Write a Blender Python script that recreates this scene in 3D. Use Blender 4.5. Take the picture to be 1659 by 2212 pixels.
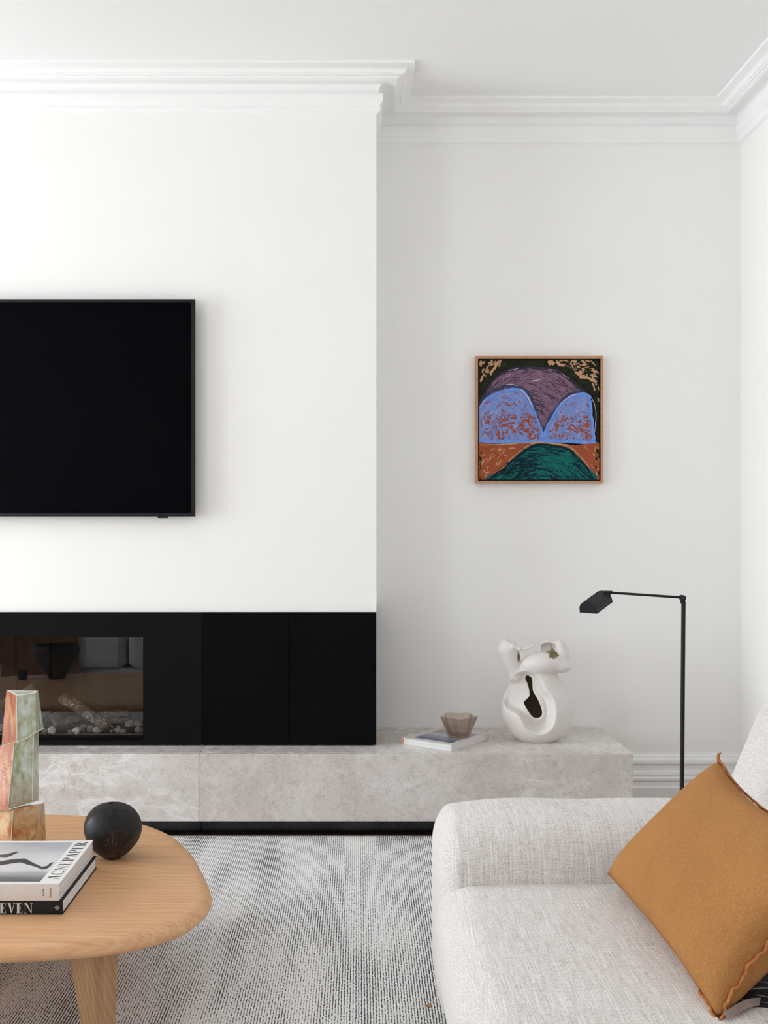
import bpy, bmesh, math, random
import numpy as np
from mathutils import Vector, Matrix, noise as mnoise

for o in list(bpy.data.objects):
    bpy.data.objects.remove(o, do_unlink=True)
scene = bpy.context.scene
COL = scene.collection
F = 2386.0            # focal length in pixels of the 1659 x 2212 frame
CX, CY, CZ = 775.0, 1105.0, 1.2

# ------------------------------------------------------------------ camera
cam_d = bpy.data.cameras.new('camera')
cam = bpy.data.objects.new('camera', cam_d)
COL.objects.link(cam)
cam.location = (0, 0, CZ)
cam.rotation_euler = (math.pi / 2, 0, 0)
cam_d.sensor_width = 36.0
cam_d.sensor_fit = 'AUTO'
cam_d.lens = F / 2212.0 * 36.0
cam_d.shift_x = (829.5 - CX) / 2212.0
cam_d.shift_y = (CY - 1106.0) / 2212.0
cam_d.clip_start = 0.05
scene.camera = cam

# ------------------------------------------------------------------ daylight
world = bpy.data.worlds.new('overcast_sky')
scene.world = world
world.use_nodes = True
bg = world.node_tree.nodes['Background']
bg.inputs['Color'].default_value = (0.93, 0.968, 1.0, 1)
bg.inputs['Strength'].default_value = 10.4
scene.view_settings.view_transform = 'Standard'
scene.view_settings.look = 'None'
scene.view_settings.gamma = 1.0
scene.view_settings.use_curve_mapping = False
scene.view_settings.exposure = 0.03
scene.cycles.max_bounces = 16
scene.cycles.diffuse_bounces = 10
scene.cycles.transparent_max_bounces = 16

# room extents
XL, XR = -4.26, 1.571         # left and right wall
YF, YA, YR = 4.20, 4.55, -2.2 # chimney breast face, alcove wall, rear wall
BX0, BX1 = -2.757, 0.067      # chimney breast
HC = 2.860                    # ceiling
# openings: (name, axis, a0, a1, z0, z1)
WIN_L = [(-1.8, -0.2, 0.4, 2.45), (1.85, 4.05, 0.06, 2.50)]
WIN_R = []

def portal(loc, rot, sx, sy):
    l = bpy.data.lights.new('daylight_portal', 'AREA')
    l.shape = 'RECTANGLE'; l.size = sx; l.size_y = sy
    l.cycles.is_portal = True
    o = bpy.data.objects.new('daylight_portal', l)
    o.location = loc; o.rotation_euler = rot
    COL.objects.link(o)
for (a, b, z0, z1) in WIN_L:
    portal((XL - 0.10, (a + b) / 2, (z0 + z1) / 2), (0, -math.pi / 2, 0), z1 - z0, b - a)
for (a, b, z0, z1) in WIN_R:
    portal(((a + b) / 2, YR - 0.10, (z0 + z1) / 2), (math.pi / 2, 0, 0), b - a, z1 - z0)

# ------------------------------------------------------------------ helpers
def P(px, py, Y):
    return Vector(((px - CX) * Y / F, Y, CZ - (py - CY) * Y / F))
def onz(px, py, z):
    Y = (CZ - z) * F / (py - CY)
    return Vector(((px - CX) * Y / F, Y, z))

def tag(o, label=None, cat=None, group=None, kind=None):
    if label: o['label'] = label
    if cat: o['category'] = cat
    if group: o['group'] = group
    if kind: o['kind'] = kind
    return o

def thing(name, loc, label, cat, group=None):
    o = bpy.data.objects.new(name, None)
    o.empty_display_size = 0.05
    o.location = loc
    COL.objects.link(o)
    return tag(o, label, cat, group)

def wloc(o):
    v = Vector((0, 0, 0))
    while o is not None:
        v += o.location
        o = o.parent
    return v

def link(name, me, mats, parent=None, origin=None, smooth=None):
    """me in world coordinates; the origin moves to the parent's base (or the given origin)"""
    if not isinstance(mats, (list, tuple)): mats = [mats]
    off = wloc(parent) if parent is not None else Vector(origin or (0, 0, 0))
    me.transform(Matrix.Translation(-off))
    for m in mats: me.materials.append(m)
    if smooth is not None:
        me.polygons.foreach_set('use_smooth', [True] * len(me.polygons))
        if smooth < 179: me.set_sharp_from_angle(angle=math.radians(smooth))
    me.update()
    o = bpy.data.objects.new(name, me)
    COL.objects.link(o)
    if parent is not None: o.parent = parent
    else: o.location = off
    return o

def obj(name, bm, mats, parent=None, origin=None, smooth=35):
    bmesh.ops.recalc_face_normals(bm, faces=bm.faces)
    me = bpy.data.meshes.new(name)
    bm.to_mesh(me); bm.free()
    return link(name, me, mats, parent, origin, smooth)

def pymesh(name, verts, faces, mats, parent=None, origin=None, smooth=None, fix=True):
    bm = bmesh.new()
    vs = [bm.verts.new(v) for v in verts]
    for f in faces:
        try: bm.faces.new([vs[i] for i in f])
        except ValueError: pass
    if fix: bmesh.ops.recalc_face_normals(bm, faces=bm.faces)
    me = bpy.data.meshes.new(name); bm.to_mesh(me); bm.free()
    return link(name, me, mats, parent, origin, smooth)

def box(bm, x0, x1, y0, y1, z0, z1, bev=0, seg=2):
    vs = [bm.verts.new((x, y, z)) for z in (z0, z1) for y in (y0, y1) for x in (x0, x1)]
    fs = [bm.faces.new([vs[i] for i in f]) for f in
          ((0, 2, 3, 1), (4, 5, 7, 6), (0, 1, 5, 4), (2, 6, 7, 3), (0, 4, 6, 2), (1, 3, 7, 5))]
    if bev > 0:
        es = list({e for f in fs for e in f.edges})
        bmesh.ops.bevel(bm, geom=es, offset=bev, segments=seg, affect='EDGES', profile=0.5)
    return vs

def bxo(name, dims, mat, parent=None, bev=0.002, seg=2, origin=None):
    bm = bmesh.new(); box(bm, *dims, bev=bev, seg=seg)
    return obj(name, bm, mat, parent, origin)

def tube(bm, pts, rad, n=12, cap=True, flat=None):
    pts = [Vector(p) for p in pts]
    rads = rad if isinstance(rad, (list, tuple)) else [rad] * len(pts)
    rings = []
    up = None
    for i, p in enumerate(pts):
        t = (pts[min(i + 1, len(pts) - 1)] - pts[max(i - 1, 0)]).normalized()
        if up is None:
            up = Vector((0, 0, 1)) if abs(t.z) < 0.9 else Vector((1, 0, 0))
        a = (up - t * up.dot(t)).normalized(); up = a
        b = t.cross(a)
        ra, rb = (rads[i], rads[i]) if flat is None else (rads[i] * flat[0], rads[i] * flat[1])
        rings.append([bm.verts.new(p + a * math.cos(2 * math.pi * k / n) * ra + b * math.sin(2 * math.pi * k / n) * rb) for k in range(n)])
    for i in range(len(rings) - 1):
        for k in range(n):
            bm.faces.new((rings[i][k], rings[i][(k + 1) % n], rings[i + 1][(k + 1) % n], rings[i + 1][k]))
    if cap:
        bm.faces.new(rings[0][::-1]); bm.faces.new(rings[-1])
    return rings

def lathe(bm, prof, c, n=48, rfun=None):
    """prof: (r, z) list from bottom to top; r = 0 closes"""
    rings = []
    for (r, z) in prof:
        if r < 1e-6:
            rings.append([bm.verts.new((c[0], c[1], c[2] + z))])
        else:
            rings.append([bm.verts.new((c[0] + r * (rfun(2 * math.pi * k / n, z) if rfun else 1) * math.cos(2 * math.pi * k / n),
                                        c[1] + r * (rfun(2 * math.pi * k / n, z) if rfun else 1) * math.sin(2 * math.pi * k / n), c[2] + z)) for k in range(n)])
    for a, b in zip(rings[:-1], rings[1:]):
        for k in range(n):
            q = [a[k % len(a)], a[(k + 1) % len(a)], b[(k + 1) % len(b)], b[k % len(b)]]
            u = []
            for v in q:
                if v not in u: u.append(v)
            if len(u) > 2: bm.faces.new(u)

def spline(pts, m=8, closed=True):
    pts = [np.array(p, float) for p in pts]
    n = len(pts); out = []
    for i in range(n if closed else n - 1):
        g = (lambda k: pts[k % n]) if closed else (lambda k: pts[min(max(k, 0), n - 1)])
        p0, p1, p2, p3 = g(i - 1), g(i), g(i + 1), g(i + 2)
        for j in range(m):
            t = j / m
            out.append(0.5 * ((2 * p1) + (p2 - p0) * t + (2 * p0 - 5 * p1 + 4 * p2 - p3) * t * t + (3 * p1 - p0 - 3 * p2 + p3) * t ** 3))
    if not closed: out.append(pts[-1])
    return out

def rbox(cx, cy, cz, hx, hy, hz, r, k=6, m=(10, 10, 10), deform=None):
    """softly rounded block: dense box whose surface is pushed out to radius r"""
    bm = bmesh.new()
    def ax(h, mm):
        a = [-h + r - r * math.tan(math.pi / 4 * (1 - i / k)) for i in range(k)]
        mid = [(-h + r) + (2 * h - 2 * r) * i / mm for i in range(mm + 1)]
        return a + mid + [-v for v in a[::-1]]
    A = [ax(hx, m[0]), ax(hy, m[1]), ax(hz, m[2])]
    H = (hx, hy, hz)
    cache = {}
    def vert(p):
        key = tuple(round(c, 6) for c in p)
        if key not in cache:
            inner = [max(-(H[i] - r), min(H[i] - r, p[i])) for i in range(3)]
            d = Vector([p[i] - inner[i] for i in range(3)])
            q = Vector(inner) + d.normalized() * r if d.length > 1e-9 else Vector(p)
            if deform: q = deform(q)
            cache[key] = bm.verts.new(q + Vector((cx, cy, cz)))
        return cache[key]
    for a in range(3):
        b, c = (a + 1) % 3, (a + 2) % 3
        for s in (-1, 1):
            for i in range(len(A[b]) - 1):
                for j in range(len(A[c]) - 1):
                    q = []
                    for (ii, jj) in ((i, j), (i + 1, j), (i + 1, j + 1), (i, j + 1)):
                        p = [0, 0, 0]; p[a] = s * H[a]; p[b] = A[b][ii]; p[c] = A[c][jj]
                        q.append(vert(p))
                    if len(set(q)) == 4: bm.faces.new(q)
    return bm

# ------------------------------------------------------------------ materials
class Mat:
    def __init__(s, name, color=(0.8, 0.8, 0.8), rough=0.5, spec=0.5, metal=0.0):
        s.m = bpy.data.materials.new(name); s.m.use_nodes = True
        s.nt = s.m.node_tree; s.b = s.nt.nodes['Principled BSDF']
        s.b.inputs['Base Color'].default_value = (*color, 1)
        s.b.inputs['Roughness'].default_value = rough
        s.b.inputs['Specular IOR Level'].default_value = spec
        s.b.inputs['Metallic'].default_value = metal
        s._c = None
    def n(s, t): return s.nt.nodes.new(t)
    def l(s, a, b): s.nt.links.new(a, b)
    def put(s, inp, v):
        if hasattr(v, 'is_output'): s.l(v, inp)
        elif isinstance(v, tuple) and len(v) == 3 and inp.type == 'RGBA': inp.default_value = (*v, 1)
        else: inp.default_value = v
    def co(s, kind='Object'):
        if s._c is None: s._c = s.n('ShaderNodeTexCoord')
        return s._c.outputs[kind]
    def map(s, vec=None, scale=(1, 1, 1), loc=(0, 0, 0), rot=(0, 0, 0)):
        m = s.n('ShaderNodeMapping'); s.l(vec or s.co(), m.inputs['Vector'])
        m.inputs['Scale'].default_value = scale; m.inputs['Location'].default_value = loc; m.inputs['Rotation'].default_value = rot
        return m.outputs['Vector']
    def noise(s, scale=5, detail=2, rough=0.5, dist=0, vec=None, out='Fac'):
        t = s.n('ShaderNodeTexNoise'); s.l(vec or s.co(), t.inputs['Vector'])
        t.inputs['Scale'].default_value = scale; t.inputs['Detail'].default_value = detail
        t.inputs['Roughness'].default_value = rough; t.inputs['Distortion'].default_value = dist
        return t.outputs[out]
    def voro(s, scale=5, feature='F1', vec=None, out='Distance'):
        t = s.n('ShaderNodeTexVoronoi'); t.feature = feature; s.l(vec or s.co(), t.inputs['Vector'])
        t.inputs['Scale'].default_value = scale
        return t.outputs[out]
    def wave(s, scale, dist=0, detail=2, dscale=1, vec=None, typ='BANDS', d='X', prof='SIN'):
        t = s.n('ShaderNodeTexWave'); t.wave_type = typ; t.wave_profile = prof
        if typ == 'BANDS': t.bands_direction = d
        else: t.rings_direction = d
        s.l(vec or s.co(), t.inputs['Vector'])
        t.inputs['Scale'].default_value = scale; t.inputs['Distortion'].default_value = dist
        t.inputs['Detail'].default_value = detail; t.inputs['Detail Scale'].default_value = dscale
        return t.outputs['Fac']
    def ramp(s, fac, stops, interp='LINEAR'):
        r = s.n('ShaderNodeValToRGB'); s.l(fac, r.inputs['Fac']); e = r.color_ramp.elements
        r.color_ramp.interpolation = interp
        while len(e) < len(stops): e.new(0.5)
        for el, (p, c) in zip(e, stops):
            el.position = p
            el.color = (*c, 1) if isinstance(c, tuple) else (c, c, c, 1)
        return r.outputs['Color']
    def mix(s, fac, a, b, blend='MIX'):
        x = s.n('ShaderNodeMix'); x.data_type = 'RGBA'; x.blend_type = blend
        s.put(x.inputs[0], fac); s.put(x.inputs[6], a); s.put(x.inputs[7], b)
        return x.outputs[2]
    def math(s, op, a, b=0.0, c=0.0, clamp=False):
        x = s.n('ShaderNodeMath'); x.operation = op; x.use_clamp = clamp
        s.put(x.inputs[0], a); s.put(x.inputs[1], b); s.put(x.inputs[2], c)
        return x.outputs[0]
    def xyz(s, vec=None):
        x = s.n('ShaderNodeSeparateXYZ'); s.l(vec or s.co(), x.inputs[0]); return x.outputs
    def vadd(s, a, b):
        x = s.n('ShaderNodeVectorMath'); x.operation = 'ADD'; s.put(x.inputs[0], a); s.put(x.inputs[1], b); return x.outputs[0]
    def vscale(s, a, k):
        x = s.n('ShaderNodeVectorMath'); x.operation = 'SCALE'; s.put(x.inputs[0], a); s.put(x.inputs['Scale'], k); return x.outputs[0]
    def rnd(s):
        return s.n('ShaderNodeObjectInfo').outputs['Random']
    def bump(s, h, strength=0.3, dist=0.01):
        b = s.n('ShaderNodeBump'); s.l(h, b.inputs['Height'])
        b.inputs['Strength'].default_value = strength; b.inputs['Distance'].default_value = dist
        s.l(b.outputs['Normal'], s.b.inputs['Normal'])
    def color(s, v): s.put(s.b.inputs['Base Color'], v); return s
    def rough(s, v): s.put(s.b.inputs['Roughness'], v); return s

def plain(name, color, rough=0.5, spec=0.5, metal=0.0, var=0.04, scale=20, bump=0.0, bscale=200):
    m = Mat(name, color, rough, spec, metal)
    n = m.noise(scale, 3)
    dk = tuple(c * (1 - var) for c in color); lt = tuple(min(1, c * (1 + var)) for c in color)
    m.color(m.ramp(n, [(0.3, dk), (0.7, lt)]))
    if bump: m.bump(m.noise(bscale, 3), bump, 0.002)
    return m.m

M_WALL = plain('warm_white_wall_paint', (0.88, 0.876, 0.863), 0.7, 0.3, var=0.006, scale=3, bump=0.02, bscale=300)
M_CEIL = plain('ceiling_paint', (0.86, 0.86, 0.865), 0.8, 0.2, var=0.004, scale=3)
M_TRIM = plain('trim_paint', (0.89, 0.89, 0.89), 0.45, 0.4, var=0.004, scale=5)
M_BLACK = plain('black_satin_laminate', (0.0022, 0.0023, 0.0028), 0.5, 0.06, var=0.15, scale=4)
M_BLACKM = plain('black_metal_surround', (0.0040, 0.0043, 0.0050), 0.55, 0.08, var=0.15, scale=6)
M_GLOSSB = plain('gloss_black_plinth', (0.004, 0.004, 0.004), 0.08, 0.5, var=0.1)
M_TVF = plain('tv_bezel_black', (0.009, 0.0095, 0.011), 0.4, 0.2, var=0.1)
M_TVS = plain('tv_screen_black', (0.0010, 0.0010, 0.0018), 0.25, 0.03, var=0.1, scale=3)
M_LAMP = plain('lamp_black_metal', (0.008, 0.0095, 0.0125), 0.5, 0.3, var=0.1)
M_FLOOR = Mat('timber_floor', (0.25, 0.16, 0.09), 0.35)
M_FLOOR.color(M_FLOOR.ramp(M_FLOOR.noise(6, 5, vec=M_FLOOR.map(scale=(8, 0.7, 1))), [(0.3, (0.16, 0.095, 0.05)), (0.7, (0.30, 0.19, 0.11))]))
M_FLOOR = M_FLOOR.m

def marble():
    m = Mat('grey_beige_marble', rough=0.22, spec=0.4)
    off = m.vscale(m.n('ShaderNodeCombineXYZ').outputs[0], 1)
    cx = m.n('ShaderNodeCombineXYZ'); r = m.rnd()
    m.l(m.math('MULTIPLY', r, 37.0), cx.inputs[0]); m.l(m.math('MULTIPLY', r, 11.0), cx.inputs[1]); m.l(m.math('MULTIPLY', r, 5.0), cx.inputs[2])
    c = m.vadd(m.co(), cx.outputs[0])
    warp = m.vadd(c, m.vscale(m.noise(4, 4, out='Color', vec=c), 0.22))
    base = m.ramp(m.noise(3.2, 5, 0.6, vec=warp), [(0.30, (0.53, 0.48, 0.45)), (0.5, (0.64, 0.59, 0.56)), (0.72, (0.73, 0.695, 0.675))])
    fine = m.ramp(m.noise(95, 7, 0.75, 1.4, vec=c), [(0.30, 0.66), (0.45, 0.97), (0.68, 1.05)])
    col = m.mix(1.0, base, fine, 'MULTIPLY')
    # white veins: ridge of warped noise along a diagonal
    dv = m.map(warp, scale=(1.0, 1.0, 2.3), rot=(0, math.radians(38), 0))
    rid = m.math('ABSOLUTE', m.math('SUBTRACT', m.noise(2.6, 3, 0.55, 0.6, vec=dv), 0.5))
    vein = m.ramp(rid, [(0.0, 0.75), (0.010, 0.40), (0.06, 0.0)])
    msk = m.ramp(m.noise(2.0, 2, vec=c), [(0.42, 0.0), (0.62, 1.0)])
    col = m.mix(m.math('MULTIPLY', vein, msk), col, (0.84, 0.83, 0.815))
    cl = m.ramp(m.noise(5, 6, 0.7, vec=m.map(warp, scale=(1, 1, 2), loc=(3, 1, 2))), [(0.55, 0.0), (0.78, 0.38)])
    col = m.mix(cl, col, (0.77, 0.755, 0.745))
    # fine dark and rusty cracks
    w2 = m.vadd(c, m.vscale(m.noise(40, 5, out='Color', vec=c), 0.05))
    def scratch(sc, rot, loc, wd, k):
        v = m.map(w2, scale=(0.55, 0.55, 1.6), rot=rot, loc=loc)
        rd = m.math('ABSOLUTE', m.math('SUBTRACT', m.noise(sc, 5, 0.62, 0.5, vec=v), 0.5))
        return m.math('MULTIPLY', m.ramp(rd, [(0.0, 1.0), (wd, 0.5), (wd * 3, 0.0)]), m.ramp(m.noise(k, 4, 0.65, vec=m.vadd(c, loc)), [(0.50, 0.0), (0.60, 1.0)]))
    cr = m.math('MAXIMUM', scratch(34, (0.3, math.radians(55), 0.2), (1, 2, 3), 0.010, 30), scratch(52, (0.1, math.radians(-30), 0.6), (7, 4, 1), 0.012, 42))
    col = m.mix(m.math('MULTIPLY', cr, 0.62), col, (0.27, 0.215, 0.18))
    e2 = m.voro(7, 'DISTANCE_TO_EDGE', vec=m.vadd(w2, (3.3, 1.7, 0.4)))
    cr2 = m.math('MULTIPLY', m.ramp(e2, [(0.0, 0.8), (0.006, 0.4), (0.016, 0.0)]), m.ramp(m.noise(4, 3, vec=m.vadd(c, (5, 2, 1))), [(0.52, 0.0), (0.6, 1.0)]))
    col = m.mix(m.math('MULTIPLY', cr2, 0.6), col, (0.36, 0.24, 0.14))
    m.color(col)
    m.rough(m.ramp(m.noise(30, 4), [(0.3, 0.2), (0.7, 0.32)]))
    return m.m
M_MARBLE = marble()

def oak(name, axis='X', tint=1.0):
    m = Mat(name, rough=0.42, spec=0.35)
    sc = {'X': (0.55, 14, 14), 'Z': (14, 14, 0.55)}[axis]
    v = m.map(scale=sc)
    wob = m.vadd(m.co(), m.vscale(m.noise(2.2, 3, out='Color'), 0.05))
    streak = m.noise(5, 6, 0.65, 0.2, vec=v)
    rings = m.wave(44 if axis == 'X' else 34, 1.6 if axis == 'X' else 3.0, 2, 0.8, vec=m.map(wob, loc=((0, -0.2, 0.55) if axis == 'X' else (0.08, 0.22, 0)), rot=((0, 0, 0) if axis == 'X' else (0.22, 0.18, 0))), typ='RINGS', d=axis)
    pores = m.noise(90, 3, 0.6, vec=m.map(scale=tuple(0.12 if k == 0.55 else 2.4 for k in sc)))
    c = m.ramp(streak, [(0.25, (0.54, 0.285, 0.14)), (0.5, (0.66, 0.375, 0.195)), (0.75, (0.74, 0.455, 0.255))])
    c = m.mix(m.math('MULTIPLY', m.ramp(rings, [(0.55, 0.0), (0.95, 1.0)]), 0.16 if axis == 'X' else 0.25), c, (0.34, 0.185, 0.09))
    c = m.mix(m.math('MULTIPLY', m.ramp(rings, [(0.0, 1.0), (0.10, 0.0)]), 0.12 if axis == 'X' else 0.4), c, (0.70, 0.49, 0.31))
    c = m.mix(m.math('MULTIPLY', m.ramp(pores, [(0.58, 0.0), (0.72, 1.0)]), 0.35), c, (0.27, 0.145, 0.07))
    if tint != 1.0: c = m.mix(1.0, c, (tint, tint, tint), 'MULTIPLY')
    m.color(c); m.bump(pores, 0.05, 0.002)
    return m.m
M_OAK = oak('light_oak_top', 'X')
M_OAKL = oak('light_oak_leg', 'Z', 0.74)

def fabric(name, lo, mid, hi, slub=(420, 14, 14), fine=700, bump=0.5):
    m = Mat(name, rough=0.9, spec=0.1)
    n1 = m.noise(1, 2, 0.6, vec=m.map(scale=slub))
    n2 = m.noise(1, 1, 0.6, vec=m.map(scale=(fine, fine * 0.6, fine * 0.6)))
    n3 = m.noise(1, 2, 0.6, vec=m.map(scale=(slub[1] * 2, slub[0] * 1.3, slub[0] * 1.3)))
    nx = m.math('ABSOLUTE', m.xyz(m.n('ShaderNodeNewGeometry').outputs['Normal'])[0])
    side = m.ramp(nx, [(0.45, 0.0), (0.8, 1.0)])          # the warp lies flat on faces across it
    n1 = m.mix(side, n1, (0.5, 0.5, 0.5))
    h = m.math('ADD', m.math('MULTIPLY', n1, 0.28), m.math('ADD', m.math('MULTIPLY', n2, 0.47), m.math('MULTIPLY', n3, 0.25)))
    sl = m.math('MULTIPLY', m.ramp(m.noise(1, 1, 0.5, vec=m.map(scale=(slub[0] * 1.15, slub[1] * .7, slub[2] * .7), loc=(3, 1, 7))), [(0.56, 0.0), (0.70, 0.6)]), m.math('SUBTRACT', 1.0, side))
    m.color(m.mix(sl, m.ramp(h, [(0.36, lo), (0.48, mid), (0.62, hi)]), tuple(min(0.9, v * 1.12) for v in hi)))
    m.bump(h, bump, 0.003)
    m.b.inputs['Sheen Weight'].default_value = 0.15
    m.b.inputs['Sheen Roughness'].default_value = 0.5
    return m.m
M_SOFA = fabric('oatmeal_slub_weave', (0.40, 0.355, 0.333), (0.635, 0.60, 0.582), (0.83, 0.81, 0.80))
M_SOFA2 = fabric('grey_slub_weave', (0.30, 0.29, 0.28), (0.56, 0.55, 0.54), (0.74, 0.73, 0.72))

def ochre():
    m = Mat('ochre_boucle_linen', rough=0.95, spec=0.05)
    w = m.vadd(m.co(), m.vscale(m.noise(120, 2, out='Color'), 0.008))
    n = m.noise(430, 2, 0.6, 1.5, vec=w)
    n2 = m.noise(9, 3)
    c = m.ramp(n, [(0.30, (0.265, 0.115, 0.036)), (0.5, (0.41, 0.190, 0.066)), (0.70, (0.53, 0.265, 0.100))])
    c = m.mix(0.30, c, m.ramp(n2, [(0.35, (0.36, 0.165, 0.055)), (0.65, (0.46, 0.22, 0.08))]))
    m.color(c); m.bump(n, 0.55, 0.003)
    m.b.inputs['Sheen Weight'].default_value = 0.12
    m.b.inputs['Sheen Tint'].default_value = (0.8, 0.5, 0.25, 1)
    return m.m
M_OCHRE = ochre()
M_SEAM = plain('rust_overlock_edge', (0.42, 0.16, 0.055), 0.9, 0.1, var=0.25, scale=200)

def rugmat():
    m = Mat('striped_loop_rug', rough=0.95, spec=0.05)
    X, Y, Z = m.xyz()
    wob = m.math('MULTIPLY', m.math('SUBTRACT', m.noise(1, 3, vec=m.map(scale=(60, 60, 1))), 0.5), 0.55)
    fx = m.math('FRACT', m.math('ADD', m.math('DIVIDE', X, 0.0070), wob))
    d = m.math('ABSOLUTE', m.math('SUBTRACT', fx, 0.5))          # 0.5 in the gap, 0 on the rib
    brk = m.noise(1, 2, 0.6, vec=m.map(scale=(260, 120, 1)))
    patch = m.noise(1, 3, 0.55, vec=m.map(scale=(7, 2.2, 1)))
    band = m.noise(1, 2, 0.5, vec=m.map(scale=(9, 0.5, 1), loc=(4, 2, 0)))
    wdt = m.math('ADD', m.math('MULTIPLY', m.math('SUBTRACT', brk, 0.5), 2.1), m.math('MULTIPLY', m.math('SUBTRACT', m.math('ADD', patch, band), 1.0), 0.95))
    gap = m.math('ADD', m.math('SUBTRACT', d, 0.350), m.math('MULTIPLY', wdt, 0.45))
    mask = m.ramp(gap, [(0.0, 0.0), (0.055, 1.0)])
    yarn = m.ramp(m.noise(1, 2, vec=m.map(scale=(260, 160, 1))), [(0.3, (0.72, 0.71, 0.705)), (0.7, (0.90, 0.895, 0.89))])
    m.color(m.mix(m.math('MULTIPLY', mask, 0.93), yarn, (0.018, 0.019, 0.022)))
    return m.m
M_RUG = rugmat()

M_CLAY = Mat('white_raw_clay', (0.73, 0.70, 0.675), 0.85, 0.2)
M_CLAY.color(M_CLAY.ramp(M_CLAY.noise(150, 5, 0.7), [(0.25, (0.62, 0.57, 0.55)), (0.48, (0.72, 0.68, 0.66)), (0.75, (0.75, 0.715, 0.70))]))
M_CLAY.bump(M_CLAY.noise(260, 4, 0.7), 0.25, 0.002)
_at = M_CLAY.n('ShaderNodeAttribute'); _at.attribute_name = 'inner_tone'
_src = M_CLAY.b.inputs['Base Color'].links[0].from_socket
M_CLAY.color(M_CLAY.mix(M_CLAY.ramp(_at.outputs['Fac'], [(0.47, 0.0), (0.53, 1.0)]), _src, (0.36, 0.30, 0.19)))  # mixes in a darker olive brown in the hollow, mouth and slot
M_CLAY = M_CLAY.m

def blackpot():
    m = Mat('black_speckled_stoneware', rough=0.48, spec=0.22)
    sp = m.math('MULTIPLY', m.ramp(m.noise(420, 2, 0.6), [(0.58, 0.0), (0.66, 1.0)]), m.ramp(m.noise(14, 3, 0.6), [(0.46, 0.0), (0.62, 1.0)]))
    base = m.ramp(m.noise(10, 4), [(0.35, (0.009, 0.009, 0.0105)), (0.7, (0.020, 0.0165, 0.0145))])
    col = m.mix(sp, base, m.ramp(m.noise(50, 2), [(0.42, (0.19, 0.075, 0.03)), (0.6, (0.36, 0.30, 0.25))]))
    m.color(col); m.rough(m.ramp(m.noise(40, 3), [(0.3, 0.38), (0.7, 0.55)])); m.bump(m.noise(300, 3), 0.12, 0.001)
    return m.m
M_POT = blackpot()

def glaze(name, kind):
    m = Mat(name, rough=0.28, spec=0.5)
    X, Y, Z = m.xyz()
    if kind == 'celadon':
        n = m.noise(60, 3, 0.55, 0.25, vec=m.map(scale=(1, 1, 0.5)))
        c = m.ramp(n, [(0.30, (0.26, 0.25, 0.11)), (0.46, (0.40, 0.43, 0.31)), (0.58, (0.52, 0.57, 0.50)), (0.75, (0.62, 0.67, 0.65))])
        # the glaze runs out into toasted clay near the foot
        br = m.ramp(m.noise(130, 4, 0.7), [(0.3, (0.24, 0.125, 0.07)), (0.55, (0.36, 0.25, 0.155)), (0.78, (0.55, 0.46, 0.36))])
        f = m.math('ADD', m.math('MULTIPLY', Z, -9.0), m.math('ADD', m.math('MULTIPLY', m.noise(30, 4, 0.7), 0.9), 1.42), clamp=True)
        c = m.mix(f, c, br)
        m.bump(n, 0.5, 0.004)
    elif kind == 'orange':
        n = m.noise(13, 5, 0.62, 0.4, vec=m.map(scale=(1.6, 1.6, 0.7)))
        c = m.ramp(n, [(0.38, (0.24, 0.055, 0.018)), (0.52, (0.37, 0.115, 0.036)), (0.62, (0.47, 0.27, 0.125)), (0.78, (0.54, 0.41, 0.26))])
        sp = m.ramp(m.noise(240, 3, 0.7), [(0.62, 0.0), (0.72, 1.0)])
        c = m.mix(m.math('MULTIPLY', sp, 0.5), c, (0.68, 0.60, 0.50))
        m.bump(m.noise(160, 4), 0.3, 0.002)
    else:
        n = m.noise(20, 5, 0.65, 0.4)
        c = m.ramp(n, [(0.32, (0.30, 0.085, 0.03)), (0.43, (0.42, 0.19, 0.07)), (0.54, (0.53, 0.37, 0.20)), (0.75, (0.55, 0.45, 0.30))])
        m.bump(m.noise(160, 4), 0.25, 0.002)
    m.color(c)
    return m.m
M_CEL = glaze('celadon_glaze', 'celadon'); M_ORA = glaze('orange_ash_glaze', 'orange'); M_TOA = glaze('toasted_clay_glaze', 'toast')
M_GLZE = plain('pale_glaze_edge', (0.60, 0.60, 0.53), 0.3, 0.5, var=0.15, scale=40)

M_PAPERW = plain('white_cover_stock', (0.80, 0.785, 0.77), 0.5, 0.4, var=0.02, scale=40)
M_PAPERC = plain('cream_spine_stock', (0.74, 0.69, 0.65), 0.6, 0.3, var=0.03, scale=40)
M_INK = plain('black_ink', (0.012, 0.012, 0.014), 0.5, 0.3, var=0.1)
M_INKW = plain('cream_foil_ink', (0.70, 0.66, 0.60), 0.5, 0.3, var=0.05)
M_BOOKB = plain('black_cloth_cover', (0.010, 0.0095, 0.011), 0.6, 0.3, var=0.2, scale=60, bump=0.1, bscale=600)
def pages(name, c0, c1, per=900):
    m = Mat(name, rough=0.8, spec=0.1)
    Z = m.xyz()[2]
    w = m.noise(1, 2, 0.6, vec=m.map(scale=(3, 3, per)))
    m.color(m.ramp(w, [(0.3, c0), (0.6, c1)])); m.bump(w, 0.15, 0.001)
    return m.m
M_PAGES = pages('white_page_edges', (0.52, 0.52, 0.54), (0.78, 0.77, 0.77))
M_PAGES2 = pages('grey_white_page_edges', (0.62, 0.61, 0.63), (0.76, 0.75, 0.77))
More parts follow.
